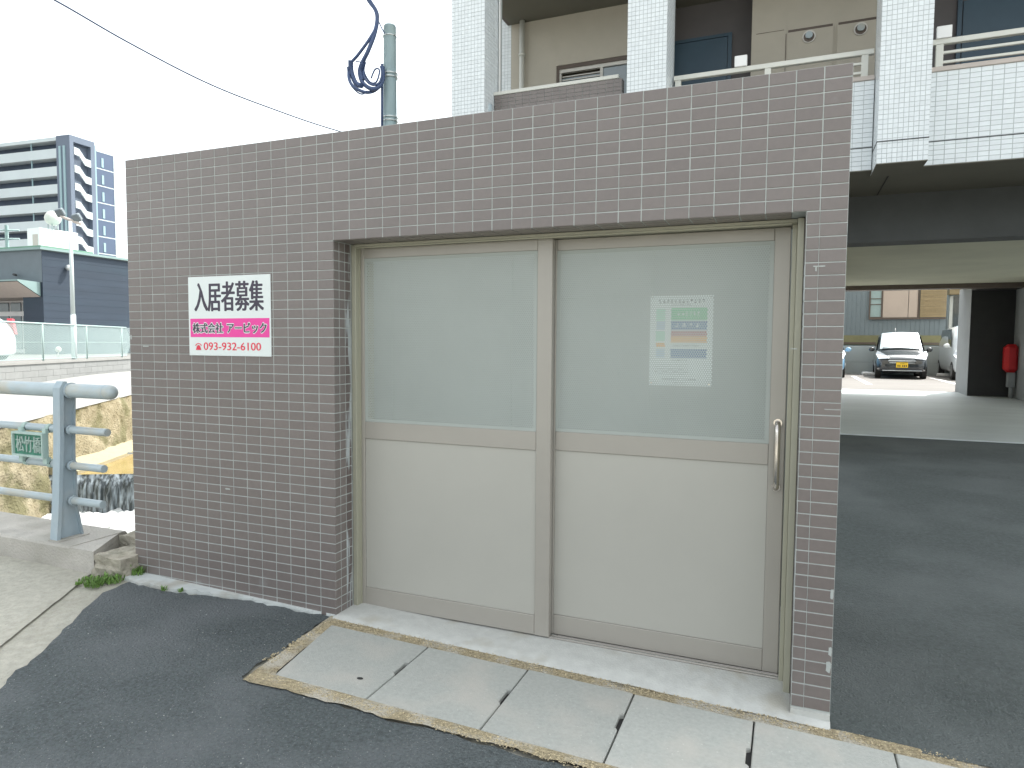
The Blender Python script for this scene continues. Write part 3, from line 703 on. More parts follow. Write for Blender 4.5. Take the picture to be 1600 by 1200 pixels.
# solid block of the upper storeys, balconies repeated
mb = MB(); mb.box(-.5, 14, 7.6, 15.6, 3.60, 20.8); mb.build('upper_core', M['beige'], ab)
mb = MB()
for k in range(1, 7):
    z = 6.38 + 2.78*(k-1)
    mb.box(-.37, 14, 5.62, 7.6, z, z+.20)
    if k > 1: mb.box(-.37, 14, 5.6, 5.75, z-.1+.31, z+1.1)
    else: mb.box(2.30, 14, 5.6, 5.619, z, z+1.1); mb.box(-.36, 1.82, 5.5, 5.619, z+.0, z+1.1)
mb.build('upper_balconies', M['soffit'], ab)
mb = MB(); mb.box(-.42, -.371, 5.62, 6.9, 6.38, 6.46); mb.build('soffit_edge', M['brown_trim'], ab)
# left bay: balcony back wall with window
mb = MB(); mb.box(-.36, .372, 6.9, 7.59, 3.6, 6.379); mb.box(.372, 2.02, 6.9, 7.59, 5.665, 6.379); mb.box(.372, 2.02, 7.3, 7.59, 3.6, 5.664); mb.build('bay_wall', M['beige'], ab)
mb = MB(); mb.box(-.78, -.361, 6.904, 7.59, 3.4, 9.0); tw = mb.build('side_tiled_wall', M['joint'], ab)
tiles_on((-.78, 6.9, 3.6), (1,0,0), (0,0,1), (0,-1,0), 8, 68, .0485, .046, (.0523,.05), M['white_tile'], 'side_wall_tiles', tw)
mb = MB(); mb.box(.374, 2.0, 6.905, 6.95, 5.61, 5.66); mb.box(.374, .41, 6.905, 6.95, 4.2, 5.609); hd = mb.build('window_surround', M['brown_trim'], ab)
wi = MB(); 
for a, b in ((.41, .44), (1.035, 1.075), (1.93, 1.97)): wi.box(a, b, 6.93, 6.98, 4.2, 5.56)
wi.box(.41, 1.97, 6.925, 6.985, 5.5605, 5.61); wf = wi.build('window', M['frame'], ab)
mb = MB(); mb.box(1.075, 1.93, 6.955, 6.96, 4.2, 5.56); mb.build('pane', M['glass'], wf)
mb = MB(); mb.box(.44, 1.035, 6.968, 6.972, 4.2, 5.49); mb.build('pane', M['glass'], wf)
mb = MB()
for k in range(2): mb.box(.45, 1.03, 6.95, 6.955, 5.50-.05*k, 5.515-.05*k)
mb.build('blind_slat', M['frame'], wf)
mb = MB(); mb.add([(.45+.58*i/40, 6.955+.008*math.sin(i*1.3), z) for z in (4.2, 5.43) for i in range(41)], [(i, i+1, i+42, i+41) for i in range(40)]); 
mb.add([(1.42+.5*i/40, 6.950+.006*math.sin(i*1.3), z) for z in (4.2, 5.56) for i in range(41)], [(i, i+1, i+42, i+41) for i in range(40)]); mb.build('curtain', M['curtain'], wf)
mb = MB(); mb.tube([(-.16, 6.84, 3.6), (-.16, 6.84, 6.38)], .04, 12); mb.tube([(-.16,6.84,5.86),(-.16,6.84,5.90)], .05, 12); dp = mb.build('drainpipe', M['rail'], ab)
# corridor bay
mb = MB(); mb.box(2.02, 3.12, 7.30, 7.59, 3.6, 6.379); mb.build('entrance_wall', M['brownwall'], ab)
def entrance(xr, w_):
    top = PY(1135, 58, 7.27).z
    mb = MB(); mb.box(xr-w_, xr, 7.255, 7.29, 3.6, top); d = mb.build('entrance_door', M['bluedoor'], ab)
    mb = MB(); mb.box(xr+.008, xr+.06, 7.25, 7.295, 3.6, top+.05); mb.box(xr-w_-.05, xr+.0075, 7.25, 7.295, top+.008, top+.05); mb.build('door_surround', M['bluedoor'], d)
entrance(PY(1137, 60, 7.27).x, .85)
mb = MB(); mb.box(3.122, 4.70, 6.9, 7.59, 3.6, 6.379); bwall = mb.build('panel_wall', M['beige'], ab)
a1, a2, a3, a4 = [PY(u, 60, 6.88).x for u in (1230, 1302, 1308, 1380)]
zt = PY(1250, 46, 6.88).z
for a, b, uu in ((a1, a2, 1264), (a3, a4, 1345)):
    mb = MB(); mb.box(a, b, 6.878, 6.899, 3.7, zt-.02); pn = mb.build('meter_cupboard', M['beige'], ab)
    mb = MB(); mb.box(a+.01, b-.01, 6.884, 6.8995, zt-.018, zt+.014); mb.build('vent_slot', M['brown_trim'], pn)
    c = PY(uu, 57 if uu < 1300 else 45, 6.87)
    mb = MB(); mb.tube([(c.x, 6.878, c.z), (c.x, 6.862, c.z)], .080, 20); v_ = mb.build('round_vent', M['frame'], pn)
    mb = MB(); mb.tube([(c.x, 6.8615, c.z), (c.x, 6.8605, c.z)], .058, 20); mb.build('vent_shadow', M['dark'], v_) if False else None
    mb = MB(); mb.tube([(c.x, 6.861, c.z-.006), (c.x, 6.858, c.z-.006)], .064, 18, mi=0); mb.build('vent_mouth', M['brown_trim'], v_)
    mb = MB(); mb.tube([(c.x, 6.858, c.z+.006), (c.x, 6.83, c.z+.008)], .044, 18); mb.build('vent_cap', M['steel'], v_)
mb = MB(); mb.box(3.18, a1-.04, 6.896, 6.8995, zt+.03, zt+.036); mb.box(a1-.02, a1-.012, 6.896, 6.8995, 3.7, zt-.02); mb.build('panel_joint', M['brown_trim'], bwall)
mb = MB(); n_ = 24; r0, r1 = .13, .17; c = (2.66, 6.75, 6.375)
pts = [(c[0]+r1*math.cos(2*PI*k/n_), c[1]+r1*math.sin(2*PI*k/n_), c[2]) for k in range(n_+1)]
mb.tube(pts, .022, 8, cap=False); lamp_ring = mb.build('ceiling_lamp_ring', M['steel'], ab)
mb = MB(); mb.sphere((c[0], c[1], c[2]), .15, 16, 8, sc=(1,1,.35)); mb.build('lamp_bowl', M['beam'], lamp_ring)
# right bay
mb = MB(); mb.box(4.9, 7.59, 7.30, 7.59, 3.6, 6.379); mb.build('entrance_wall', M['brownwall'], ab)
xr = PY(1503, 60, 7.27).x
mb = MB(); mb.box(xr, xr+.9, 7.255, 7.29, 3.6, PY(1520, 0, 7.27).z); d = mb.build('entrance_door', M['bluedoor'], ab)
mb = MB(); mb.box(xr-.06, xr-.012, 7.25, 7.295, 3.6, PY(1520, 0, 7.27).z+.05); mb.build('door_surround', M['bluedoor'], d)
# slim white strip painting the lit sliver right of column A
mb = MB(); mb.box(-.012, .004, 5.62, 5.66, 4.6, 9.0); mb.build('lit_sliver', M['white'], ab)

# fire hose box on the garage wall
c = PY(1581, 560, 14.4)
fb = thing('extinguisher_cover', (c.x, 14.5, gd(14.5)), 'red cover of a fire extinguisher on a pale stand by the dark pier', 'fire extinguisher')
mb = MB(); mb.bbox(c.x-.13, c.x+.13, 14.35, 14.6, c.z-.30, c.z+.30, .07); mb.build('cover', M['red'], fb)
mb = MB(); mb.bbox(c.x-.05, c.x+.09, 14.42, 14.55, c.z-.62, c.z-.30, .01); mb.tube([(c.x+.03,14.48,gd(14.5)),(c.x+.03,14.48,c.z-.6)], .04, 8); mb.build('stand', M['col_side'], fb)

# ================================================================== HOUSE AND WALL BEYOND THE PARKING
Yh = 27.5
def HX(u): return PY(u, 500, Yh).x
def HZ(v, u=1400): return PY(u, v, Yh).z
hs_ = thing('siding_house', (HX(1400), Yh, .45), 'grey blue house with ribbed siding, pink panel and bamboo blind beyond the parking', 'house')
xr = HX(1478)
mb = MB(); mb.box(HX(1200), xr, Yh+.02, Yh+7, .4, 7.2); mb.build('wall', M['siding'], hs_)
mb = MB(); x = HX(1310); k = 0; rib = MB()
zlo = HZ(524)
while x < xr-.05:
    rib.box(x, x+.03, Yh, Yh+.021, zlo, 6.5); x += .16
rib.build('siding_ribs', M['siding'], hs_, kind='stuff')
mb = MB(); mb.box(HX(1200), xr+.02, Yh-.05, Yh+.019, HZ(539), HZ(524)-.002); mb.build('base_band', M['olive'], hs_)
mb = MB(); mb.box(HX(1200), xr+.04, Yh-.09, Yh-.051, HZ(538), HZ(535)); mb.build('base_ledge', M['brown_trim'], hs_)
mb = MB(); a, b, c, d = HX(1357), HX(1378), HZ(497), HZ(452); t = .05
mb.box(a, a+t, Yh-.06, Yh-.001, c, d); mb.box(b-t, b, Yh-.06, Yh-.001, c, d); mb.box(a+t, b-t, Yh-.06, Yh-.001, c, c+t)
for z in (HZ(476), HZ(467)): mb.box(a+t, b-t, Yh-.05, Yh-.001, z, z+.03)
wn = mb.build('window', M['brown_trim'], hs_)
mb = MB(); mb.box(a+t, b-t, Yh-.02, Yh-.0005, c+t, d); mb.build('pane', M['galv'], wn)
mb = MB(); mb.box(HX(1378)+.01, HX(1417.5), Yh-.07, Yh-.001, HZ(496), HZ(450)); mb.build('shutter_panel', M['pink'], hs_)
mb = MB(); mb.box(HX(1418)+.01, HX(1432.5), Yh-.06, Yh-.001, HZ(496), HZ(450)); mb.build('shutter_panel', M['pink'], hs_)
mb = MB(); mb.box(HX(1433), HX(1435), Yh-.09, Yh-.001, HZ(498), HZ(450)); mb.box(HX(1357), HX(1477), Yh-.1, Yh-.001, HZ(499), HZ(496.5)); mb.build('window_ledge', M['brown_trim'], hs_)
bl = MB(); z = HZ(496); top = HZ(450)
while z < top: bl.box(HX(1436), HX(1477), Yh-.11-random.uniform(0,.012), Yh-.10, z, z+.042); z += .05
bl.build('bamboo_blind', M['wood'], hs_, kind='stuff')
h2 = thing('far_house', (HX(1490), 31, .45), 'pale house corner with window beside the bamboo blind, partly behind the pier', 'house')
mb = MB(); mb.box(PY(1480,500,31).x, PY(1560,500,31).x, 31, 36, .4, 4.6); mb.build('wall', M['blockwall'], h2)
mb = MB(); mb.box(PY(1482,500,31).x, PY(1487,500,31).x, 30.9, 31, .9, PY(1480,463,31).z); mb.build('drainpipe', M['rail'], h2)
mb = MB(); mb.box(PY(1489,500,31).x, PY(1550,500,31).x, 30.95, 31, .9, PY(1489,463,31).z); f_ = mb.build('window', M['carglass'], h2)
mb = MB(); mb.box(PY(1478,500,31).x, PY(1550,500,31).x, 30.5, 31, PY(1489,461,31).z, PY(1489,453,31).z); mb.build('tiled_eave', M['wood'], h2)
Yw = 25.2
w2 = thing('block_wall', (6.5, Yw, .45), 'low pale grey wall between the parked cars and the house', 'wall')
for k in range(-3, 9):
    for r, (z0_, z1_) in enumerate(((.44, .92), (.93, HZ(540)-.02))):
        mb = MB(); mb.bbox(3.1+k*1.25, 3.1+k*1.25+1.242, Yw, Yw+.14, z0_, z1_, .006); mb.build('panel', M['blockwall'], w2)

# ================================================================== CARS
def lerp(a, b, t): return a+(b-a)*t
def car(name, label, cat, loc, rot, L, W, H, paint, bonnet=.85, belt=.92, roofw=.80, rake=.75, rear=.25, group=None, plate=None, lampc='lens', tail=False):
    """A small car, front towards local -y, centre of the footprint at the origin."""
    tmp = []
    t = thing(name, (0,0,0), label, cat, group)
    hw = W/2; y0 = -L/2; y1 = L/2
    yb = y0+bonnet                 # cowl
    yr = yb+rake                   # front of the roof
    ye = y1-rear                   # back of the roof
    zb = H*.60                     # cowl height
    st_ = [ # y, half width, bottom, shoulder, top, top half width
      (y0, .74, .30, .42, .46, .66), (y0+.05, .86, .22, .50, .62, .78), (y0+.22, .97, .19, .60, .74, .86), (y0+.5, 1, .18, .63, zb-.09, .86),
      (yb, 1, .18, .66, zb, .84)]
    n = 15; rings = []
    def ring(y, wf, z0, zs, zt, tf, crown=.03):
        w_ = hw*wf; tw = hw*tf
        pts = [(0, z0), (w_*.8, z0), (w_*.97, z0+.08), (w_, (z0+zs)/2), (w_*.985, zs), (lerp(w_, tw, .45), zs+(zt-zs)*.55), (tw, zt-crown*.5), (tw*.55, zt+crown*.5), (0, zt+crown)]
        full = [(x, y, z) for x, z in pts] + [(-x, y, z) for x, z in pts[-2:0:-1]]
        return full
    for s_ in st_: rings.append(ring(s_[0], s_[1], s_[2], s_[3], s_[4]+0, s_[5]))
    cab = [(yr, 1, H-.03, roofw), ((yr+ye)/2, 1, H, roofw), (ye, 1, H-.03, roofw), (y1-.03, .97, zb+.12, .86), (y1, .9, .60, .80)]
    for y, wf, zt, tf in cab:
        rings.append(ring(y, wf, .18, belt*H*.62 if zt > zb else .5, zt, tf))
    m_ = MB(); nn = len(rings[0])
    m_.add([p for r in rings for p in r], [(i*nn+k, i*nn+(k+1)%nn, (i+1)*nn+(k+1)%nn, (i+1)*nn+k) for i in range(len(rings)-1) for k in range(nn)] +
           [tuple(range(nn)), tuple(range((len(rings)-1)*nn, len(rings)*nn))], 0, True)
    body = m_.build('body', M[paint], t); tmp.append(body)
    sub = body.modifiers.new('smooth', 'SUBSURF'); sub.levels = 1; sub.render_levels = 1
    # windscreen
    def quad(nm, pts, mt, par, th=.012, bulge=None):
        a, b, c, d = [Vector(p) for p in pts]; nrm = (b-a).cross(d-a).normalized(); N = 6; vs = []; 
        for j in range(N+1):
            for i in range(N+1):
                p = lerp(lerp(a, b, i/N), lerp(d, c, i/N), j/N) + nrm*(bulge or 0)*(1-(2*i/N-1)**2); vs.append(p)
        f = [(j*(N+1)+i, j*(N+1)+i+1, (j+1)*(N+1)+i+1, (j+1)*(N+1)+i) for j in range(N) for i in range(N)]
        mm = MB(); mm.add(vs, f, 0, True); o = mm.build(nm, M[mt], par); tmp.append(o); return o
    tw0, tw1 = hw*.84, hw*roofw
    quad('windshield', [(-tw0*.98, yb-.03, zb+.05), (tw0*.98, yb-.03, zb+.05), (tw1*.93, yr-.07, H-.03), (-tw1*.93, yr-.07, H-.03)], 'glare_glass', t, bulge=.05)
    for s in (-1, 1):
        zs = H*.60; 
        quad('side_window', [(s*(hw*.965), yb+.28, zs), (s*(hw*.965), ye-.15, zs), (s*(tw1+.045), ye-.20, H-.12), (s*(tw1+.045), yr+.05, H-.12)], 'carglass', t, bulge=0)
        mm = MB(); mm.sphere((s*(hw+.10), yb+.22, zb+.03), .10, 12, 8, sc=(.9,.5,.75)); mm.box(s*(hw-.03), s*(hw+.08), yb+.20, yb+.25, zb-.03, zb+.0); tmp.append(mm.build('mirror', M[paint], t))
        mm = MB(); vs = [(s*hw*.50, y0+.035, .66), (s*hw*.90, y0+.10, .64), (s*hw*1.0, y0+.40, .80), (s*hw*.93, y0+.46, .90), (s*hw*.56, y0+.14, .74)]
        vs2 = [(p[0]*.9, p[1]+.1, p[2]-.02) for p in vs]
        mm.add(vs+vs2, [(0,1,2,3,4)] + [(k, k+5, (k+1)%5+5, (k+1)%5) for k in range(5)]); tmp.append(mm.build('headlight', M[lampc], t))
        if tail:
            mm = MB(); mm.add([(s*hw*.84, y1-.0, .95), (s*(hw+.01), y1-.02, .95), (s*(tw1+.10), y1-.06, H-.12), (s*tw1*.86, y1-.02, H-.10),
                               (s*hw*.84, y1-.2, .95), (s*(hw+.01), y1-.26, .95), (s*(tw1+.10), y1-.2, H-.12), (s*tw1*.86, y1-.2, H-.10)],
                              [(0,1,2,3),(1,5,6,2),(0,3,7,4),(3,2,6,7),(0,4,5,1)]); tmp.append(mm.build('tail_lamp', M['redlamp'], t))
    for yy in (y0+.68, y1-.60):
        for s in (-1, 1):
            x = s*(hw-.09)
            mm = MB(); mm.tube([(x-.085, yy, .29), (x-.06, yy, .29), (x+.06, yy, .29), (x+.085, yy, .29)], .285, 24); wh = mm.build('wheel', M['tyre'], t); tmp.append(wh)
            mm = MB(); mm.tube([(x+s*.086, yy, .29), (x+s*.092, yy, .29)], .19, 18); r_ = mm.build('rim', M['rim'], wh); tmp.append(r_)
    mm = MB(); mm.bbox(-hw*.52, hw*.52, y0-.012, y0+.04, .565, .60, .004); mm.bbox(-hw*.48, hw*.48, y0-.005, y0+.04, .51, .535, .003); tmp.append(mm.build('grille', M['lens'], t))
    mm = MB(); mm.bbox(-hw*.75, hw*.75, y0-.03, y0+.04, .26, .285, .004); tmp.append(mm.build('bumper_trim', M['lens'], t))
    if plate:
        mm = MB(); mm.bbox(-.165, .165, y0-.035, y0-.012, .37, .535, .004); pl = mm.build('number_plate', M[plate], t); tmp.append(pl)
        mm = MB()
        for x in (-.11, -.06, .02, .07, .12): mm.box(x-.014, x+.014, y0-.0365, y0-.0352, .395, .455)
        for x in (-.03, .02, .05): mm.box(x-.010, x+.008, y0-.0365, y0-.0352, .485, .51)
        tmp.append(mm.build('plate_marks', M['dark'], pl))
    for s in (-1, 1):
        mm = MB(); mm.tube([(s*.05, yb-.06, zb+.055), (s*.05+s*.30, yb-.03, zb+.085), (s*.05+s*.48, yb-.01, zb+.09)], .010, 5); tmp.append(mm.build('wiper', M['dark'], t))
    mm = MB(); mm.tube([(-.12, yr+.05, H), (-.13, yr+.12, H+.15)], .007, 5); tmp.append(mm.build('aerial', M['white'], t))
    Mx = Matrix.Translation(Vector(loc)) @ Matrix.Rotation(rot, 4, 'Z')
    t.matrix_world = Mx; WM[t.name] = Matrix.Identity(4)
    return t
c1 = PY(1414, 592, 21.8); 
car('black_car', 'black small car with yellow number plate facing us in the sunlit parking', 'car', (c1.x+.02, 23.5, gd(23)), math.radians(-4), 3.4, 1.475, 1.52, 'black_paint', plate='yellow', roofw=.78)
c2 = PY(1500, 583, 22.5)
car('white_minivan', 'white minivan parked beside the pier, only its side showing', 'minivan', (c2.x+.62, 23.6, gd(23)), math.radians(-3), 4.2, 1.70, 1.75, 'white_paint', bonnet=.8, roofw=.82, plate='white')
c3 = PY(1318, 590, 21.5)
car('blue_car', 'light blue car by the tiled wall edge, only mirror and flank showing', 'car', (c3.x-.70, 23.2, gd(23)), math.radians(-2), 3.6, 1.62, 1.5, 'blue_paint', plate='white')
for u in (1360, 1478):
    c = PY(u, 581, 24.6); o = MB(); o.bbox(c.x-.3, c.x+.3, 24.4, 24.55, gd(24.5), gd(24.5)+.12, .03)
    o.build('wheel_stop', M['white'], label='white concrete wheel stop at the left rear of the black car' if u < 1400 else 'white concrete wheel stop between black car and white minivan', cat='wheel stop', group='wheel stops in the parking')

# ================================================================== RIVER
mb = MB(); WS = 10.1
a, b = RN(WS, -6.2), RN(WS, .5); c, d = RN(70, .5), RN(70, -6.2)
mb.add([(*a,-1.19),(*b,-1.19),(*c,-1.1),(*d,-1.1)], [(0,1,2,3)]); mb.build('upstream_water', M['gold_water'], **st)
a, b = RN(-40, -6.2), RN(-40, .5); c, d = RN(WS-.02, .5), RN(WS-.02, -6.2)
mb = MB(); mb.add([(*a,-2.02),(*b,-2.02),(*c,-2.02),(*d,-2.02)], [(0,1,2,3)]); mb.build('river_water', M['deepwater'], **st)
# falling sheet
mb = MB(); NX, NZ = 260, 26; vs = []; fs = []
for j in range(NZ+1):
    for i in range(NX+1):
        n_ = -6.3+6.8*i/NX; t_ = j/NZ
        bulge = .10*math.sin(min(1, t_*3)*PI/2) + .10*t_ + .05*noise.noise((n_*7, t_*1.5, 0)) + .022*noise.noise((n_*28, t_*5, 4))+.012*noise.noise((n_*60, t_*3, 9))
        p = RN(WS-bulge, n_); vs.append((p[0], p[1], -1.185-.86*t_))
for j in range(NZ):
    for i in range(NX): fs.append((j*(NX+1)+i, j*(NX+1)+i+1, (j+1)*(NX+1)+i+1, (j+1)*(NX+1)+i))
mb.add(vs, fs, 0, True); mb.build('waterfall', M['fall'], kind='structure')
mb = MB(); NX, NY = 130, 24; vs = []; fs = []
for j in range(NY+1):
    for i in range(NX+1):
        n_ = -6.3+6.8*i/NX; s_ = WS-.1-1.7*j/NY; p = RN(s_, n_)
        h = .10*(1-j/NY)+.09*noise.noise((n_*5, s_*5, 0))+.05*noise.noise((n_*16, s_*16, 2)) - .06*(j/NY)
        vs.append((p[0], p[1], -2.0+h))
for j in range(NY):
    for i in range(NX): fs.append((j*(NX+1)+i, j*(NX+1)+i+1, (j+1)*(NX+1)+i+1, (j+1)*(NX+1)+i))
mb.add(vs, fs, 0, True); mb.build('foam', M['foam'], kind='stuff')
# bank walls
TZ = lambda s_: max(-.12, min(.32, -.105+.036*(s_-8)))
def wallstrip(name, s0, s1, n0, n1, z0, z1, mt, seg=1, rough=0, **kw):
    mb = MB(); NS = max(1, int((s1-s0)/.08)) if rough else 40; NZ = 26 if rough else 1; vs = []; fs = []
    for j in range(NZ+1):
        for i in range(NS+1):
            s_ = lerp(s0, s1, i/NS); t_ = j/NZ; n_ = lerp(n0, n1, t_); z = lerp(z0(s_) if callable(z0) else z0, z1(s_) if callable(z1) else z1, t_)
            k = rough*(.7*noise.noise((s_*1.6, z*1.6, 0))+.4*noise.noise((s_*5, z*5, 2))+.4*noise.noise((s_*12, z*12, 5)))
            p = RN(s_, n_+k*(1 if 0 < j < NZ else .2)); vs.append((p[0], p[1], z + (k*.5 if j == NZ else 0)))
    for j in range(NZ):
        for i in range(NS): fs.append((j*(NS+1)+i, j*(NS+1)+i+1, (j+1)*(NS+1)+i+1, (j+1)*(NS+1)+i))
    mb.add(vs, fs, 0, True); return mb.build(name, mt, **kw)
wallstrip('river_bank', -12, 40, -5.75, -6.0, -2.1, TZ, M['bank'], rough=.11, **st)
mb = MB(); a, b, c, d = RN(WS+.02, -5.35), RN(45, -5.35), RN(45, -5.98), RN(WS+.02, -5.98)
mb.add([(*a,-1.12),(*b,-1.02),(*c,-.98),(*d,-1.0),(*a,-1.4),(*b,-1.4),(*d,-1.4)], [(0,1,2,3),(0,4,5,1),(3,6,4,0)]); mb.build('weir_toe', M['toe'], **st)
wallstrip('bank_slope', -12, 60, -5.98, -9.9, lambda s_: TZ(s_)+.01, .20 if False else (lambda s_: max(.2, TZ(s_)+.03)), M['bank_white'], **st)
a, b, c, d = RN(-12, -9.9), RN(60, -9.9), RN(60, -10.2), RN(-12, -10.2)
mb = MB(); mb.add([(*a,.19),(*b,.19),(*c,.19),(*d,.19)], [(0,1,2,3)]); mb.build('bank_ledge', M['bank_white'], **st)
wallstrip('near_bank', 1.2, 60, -.2, -.2, -2.1, .1, M['bank'], rough=.05, **st)
mb = MB(); a, b, c, d = RN(1.2, -.2), RN(60, -.2), RN(60, 40), RN(.55, .55)
mb.add([(*a,.09),(*b,.09),(*c,.09),(3.9, .3,.02),(0.0,.55,.06)], [(0,1,2,3,4)]); mb.build('near_bank_ground', M['yard'], **st)
# block wall under the fence
rw = thing('retaining_wall', (*RN(8, -10.2), .2), 'sunlit white block retaining wall on the far bank under the fence', 'retaining wall')
ang = math.atan2(RD.y, RD.x)
bm_ = MB(); bm_.bbox(0, .795, -.0, .2, 0, .195, .005); bme = bm_.mesh('block', M['block'])
for r in range(3):
    for k in range(34):
        s_ = -1 + k*.8 + (.4 if r % 2 else 0); p = RN(s_, -10.2)
        inst('block', bme, (p[0], p[1], .2+.2*r), rw, (0, 0, ang))
p = RN(-1, -10.42)
cp = MB(); q = [RN(-3, -10.17), RN(40, -10.17), RN(40, -10.45), RN(-3, -10.45)]
cp.add([(*x, .80) for x in q] + [(*x, .88) for x in q], [(0,1,2,3),(4,5,6,7),(0,1,5,4),(1,2,6,5),(2,3,7,6),(3,0,4,7)]); cp.build('coping', M['bank_white'], rw)
cp = MB(); q = [RN(-3, -10.41), RN(40, -10.41), RN(40, -10.5), RN(-3, -10.5)]
cp.add([(*x, .1) for x in q] + [(*x, .80) for x in q], [(0,1,2,3),(4,5,6,7),(0,1,5,4),(1,2,6,5),(2,3,7,6),(3,0,4,7)]); cp.build('wall_core', M['bank_white'], rw)
q = [RN(-30, -10.45), RN(300, -10.45), RN(300, -400), RN(-30, -400)]
mb = MB(); mb.add([(*x, .78) for x in q], [(0,1,2,3)]); mb.build('car_park', M['yard'], **st)
# chain link fence
NF = -10.3
fe = thing('chain_link_fence', (*RN(8, NF), .88), 'pale green chain link fence on the retaining wall across the river', 'fence')
F0, F1, Z0f, Z1f = 1.0, 24.0, .88, 2.04
pp = lambda s_, z, n_=NF: Vector((*RN(s_, n_), z))
mb = MB(); mb.tube([pp(F0, Z1f), pp(F1, Z1f)], .026, 8); mb.build('top_rail', M['galv'], fe)
mb = MB(); mb.tube([pp(F0, Z0f+.06), pp(F1, Z0f+.06)], .014, 6); mb.build('bottom_rail', M['galv'], fe)
mb = MB(); mb.tube([pp(F0, 1.46), pp(F1, 1.46)], .008, 5); mb.build('tension_wire', M['galv'], fe)
def s_at(u):                                                  # distance along the fence where a post stands
    best = min(((abs((lambda q: (q-C0).dot(rt)/(q-C0).dot(fw))(pp(k*.05, 1.4)) - (u-800)/FPX), k*.05) for k in range(20, 480)), key=lambda z: z[0]); return best[1]
sp0, sp1 = s_at(67), s_at(145); sp2 = s_at(190)
pitch = (sp2-sp0)/2
print('fence posts', sp0, sp1, sp2)
k = -4
while sp0+k*pitch < F1:
    s_ = sp0+k*pitch
    if s_ > F0:
        mb = MB(); mb.tube([pp(s_, .86), pp(s_, Z1f)], .028, 8); mb.build('post', M['galv'], fe)
    k += 1
mb = MB(); d_ = .072; hh = Z1f-Z0f-.06; s_ = F0-hh
while s_ < F1:
    for sg_ in (1, -1):
        a, b = (s_, s_+hh) if sg_ > 0 else (s_+hh, s_)
        z0_, z1_ = Z0f+.06, Z1f
        if a < F0: z0_ += (F0-a); a = F0
        if b < F0: z1_ -= (F0-b); b = F0
        mb.tube([pp(a, z0_, NF+.004*sg_), pp(b, z1_, NF+.004*sg_)], .0055, 3, cap=False)
    s_ += d_
mb.build('wire_mesh', M['galv'], fe)

# ---------------------------------------------------- bridge kerb, railing, stone
KT = .238
kb = MB(); kb.prism([(-.125,-.5),(-.125,KT-.012),(-.113,KT),(.262,KT),(.275,KT-.012),(.275,-.6)], -14, -.42)
kb.add([(-.42,-.125,-.5),(-.19,-.125,-.5),(-.46,.275,-.5),(-.42,.275,-.5),(-.42,-.125,KT-.004),(-.20,-.125,KT-.004),(-.46,.275,KT-.004),(-.42,.275,KT-.004)],
       [(4,5,6),(0,1,5,4),(1,2,6,5),(4,6,7)])
kb.build('bridge_kerb', M['kerb'], **st)
mb = MB(); mb.box(-14, -.45, -.12, .27, -.5, -.2)
deck = MB(); deck.box(-14, -.3, -8, -.126, -.6, .06); deck.build('bridge_deck', M['kerb'], **st)
def rock(name, c, r, sc, mt, label, cat, seed):
    bm = bmesh.new(); bmesh.ops.create_cube(bm, size=1)
    bmesh.ops.subdivide_edges(bm, edges=bm.edges[:], cuts=7, use_grid_fill=True)
    for v in bm.verts:
        p = Vector((v.co.x*sc[0], v.co.y*sc[1], v.co.z*sc[2])); nz = v.co.normalized()
        k = .10*noise.noise(v.co*2.2+Vector((seed,0,0))) + .05*noise.noise(v.co*7+Vector((seed,5,0)))+.025*noise.noise(v.co*18)
        rr = .90 + .10*(1-max(0, v.co.length-.5)/.37)
        v.co = Vector(c) + p*rr + nz*k*r
    me = bpy.data.meshes.new(name); bm.to_mesh(me); bm.free(); me.materials.append(mt)
    o = bpy.data.objects.new(name, me); COL.objects.link(o); tag(o, label, cat); return o
rock('broken_kerb_stone', (-.10, .02, .115), .35, (.27, .30, .20), M['stone'], 'weathered broken concrete block between the bridge kerb and the tiled wall', 'concrete block', 3)
rock('concrete_rubble', (-.22, .24, .17), .3, (.26, .17, .16), M['stone'], 'pale rubble lump behind the broken block, at the kerb end', 'rubble', 8)

PXr = -.625
rlg = thing('bridge_railing', (PXr, 0, KT), 'light blue grey bridge railing with one tapered post and four pipe rails', 'railing')
mb = MB(); prof = [(-.085, KT), (.10, KT), (.075, KT+.25), (.055, .80), (.075, 1.17), (-.005, 1.255), (-.03, 1.22), (-.035, .85), (-.060, .5)]
mb.prism([(-.062,KT),(.085,KT),(.055,.42),(.045,.8),(.06,1.17),(.02,1.215),(-.012,1.2),(-.020,.85),(-.040,.5)], PXr-.006, PXr+.008)
fl = [(-.085, KT), (-.062, KT), (-.040, .5), (-.020, .85), (-.010, 1.17), (.015, 1.26), (-.01, 1.262), (-.036, 1.22), (-.045, .85), (-.064, .5)]
mb.prism(fl, PXr-.033, PXr+.033)
mb.prism([(.085,KT),(.097,KT),(.066,.42),(.056,.8),(.071,1.17),(.06,1.17),(.045,.8),(.055,.42)], PXr-.03, PXr+.03)
mb.build('post', M['steel_post'], rlg)
mb = MB(); mb.bbox(PXr-.045, PXr+.06, -.092, .115, KT-.003, KT+.007, .002); mb.build('base_plate', M['kerb'], rlg)
yR = .055
XE = PY(180, 612, yR-.02).x - .046
mb = MB(); mb.tube([(-14, yR-.02, 1.20), (XE, yR-.02, 1.20)], .046, 20, cap=False)
endp = [(XE+.046*math.sin(k*PI/12), yR-.02, 1.20) for k in range(7)]
vs = []; nseg = 20
for k in range(7):
    rr = .046*math.cos(k*PI/12)
    for i in range(nseg): vs.append((endp[k][0], endp[k][1]+rr*math.cos(2*PI*i/nseg), endp[k][2]+rr*math.sin(2*PI*i/nseg)))
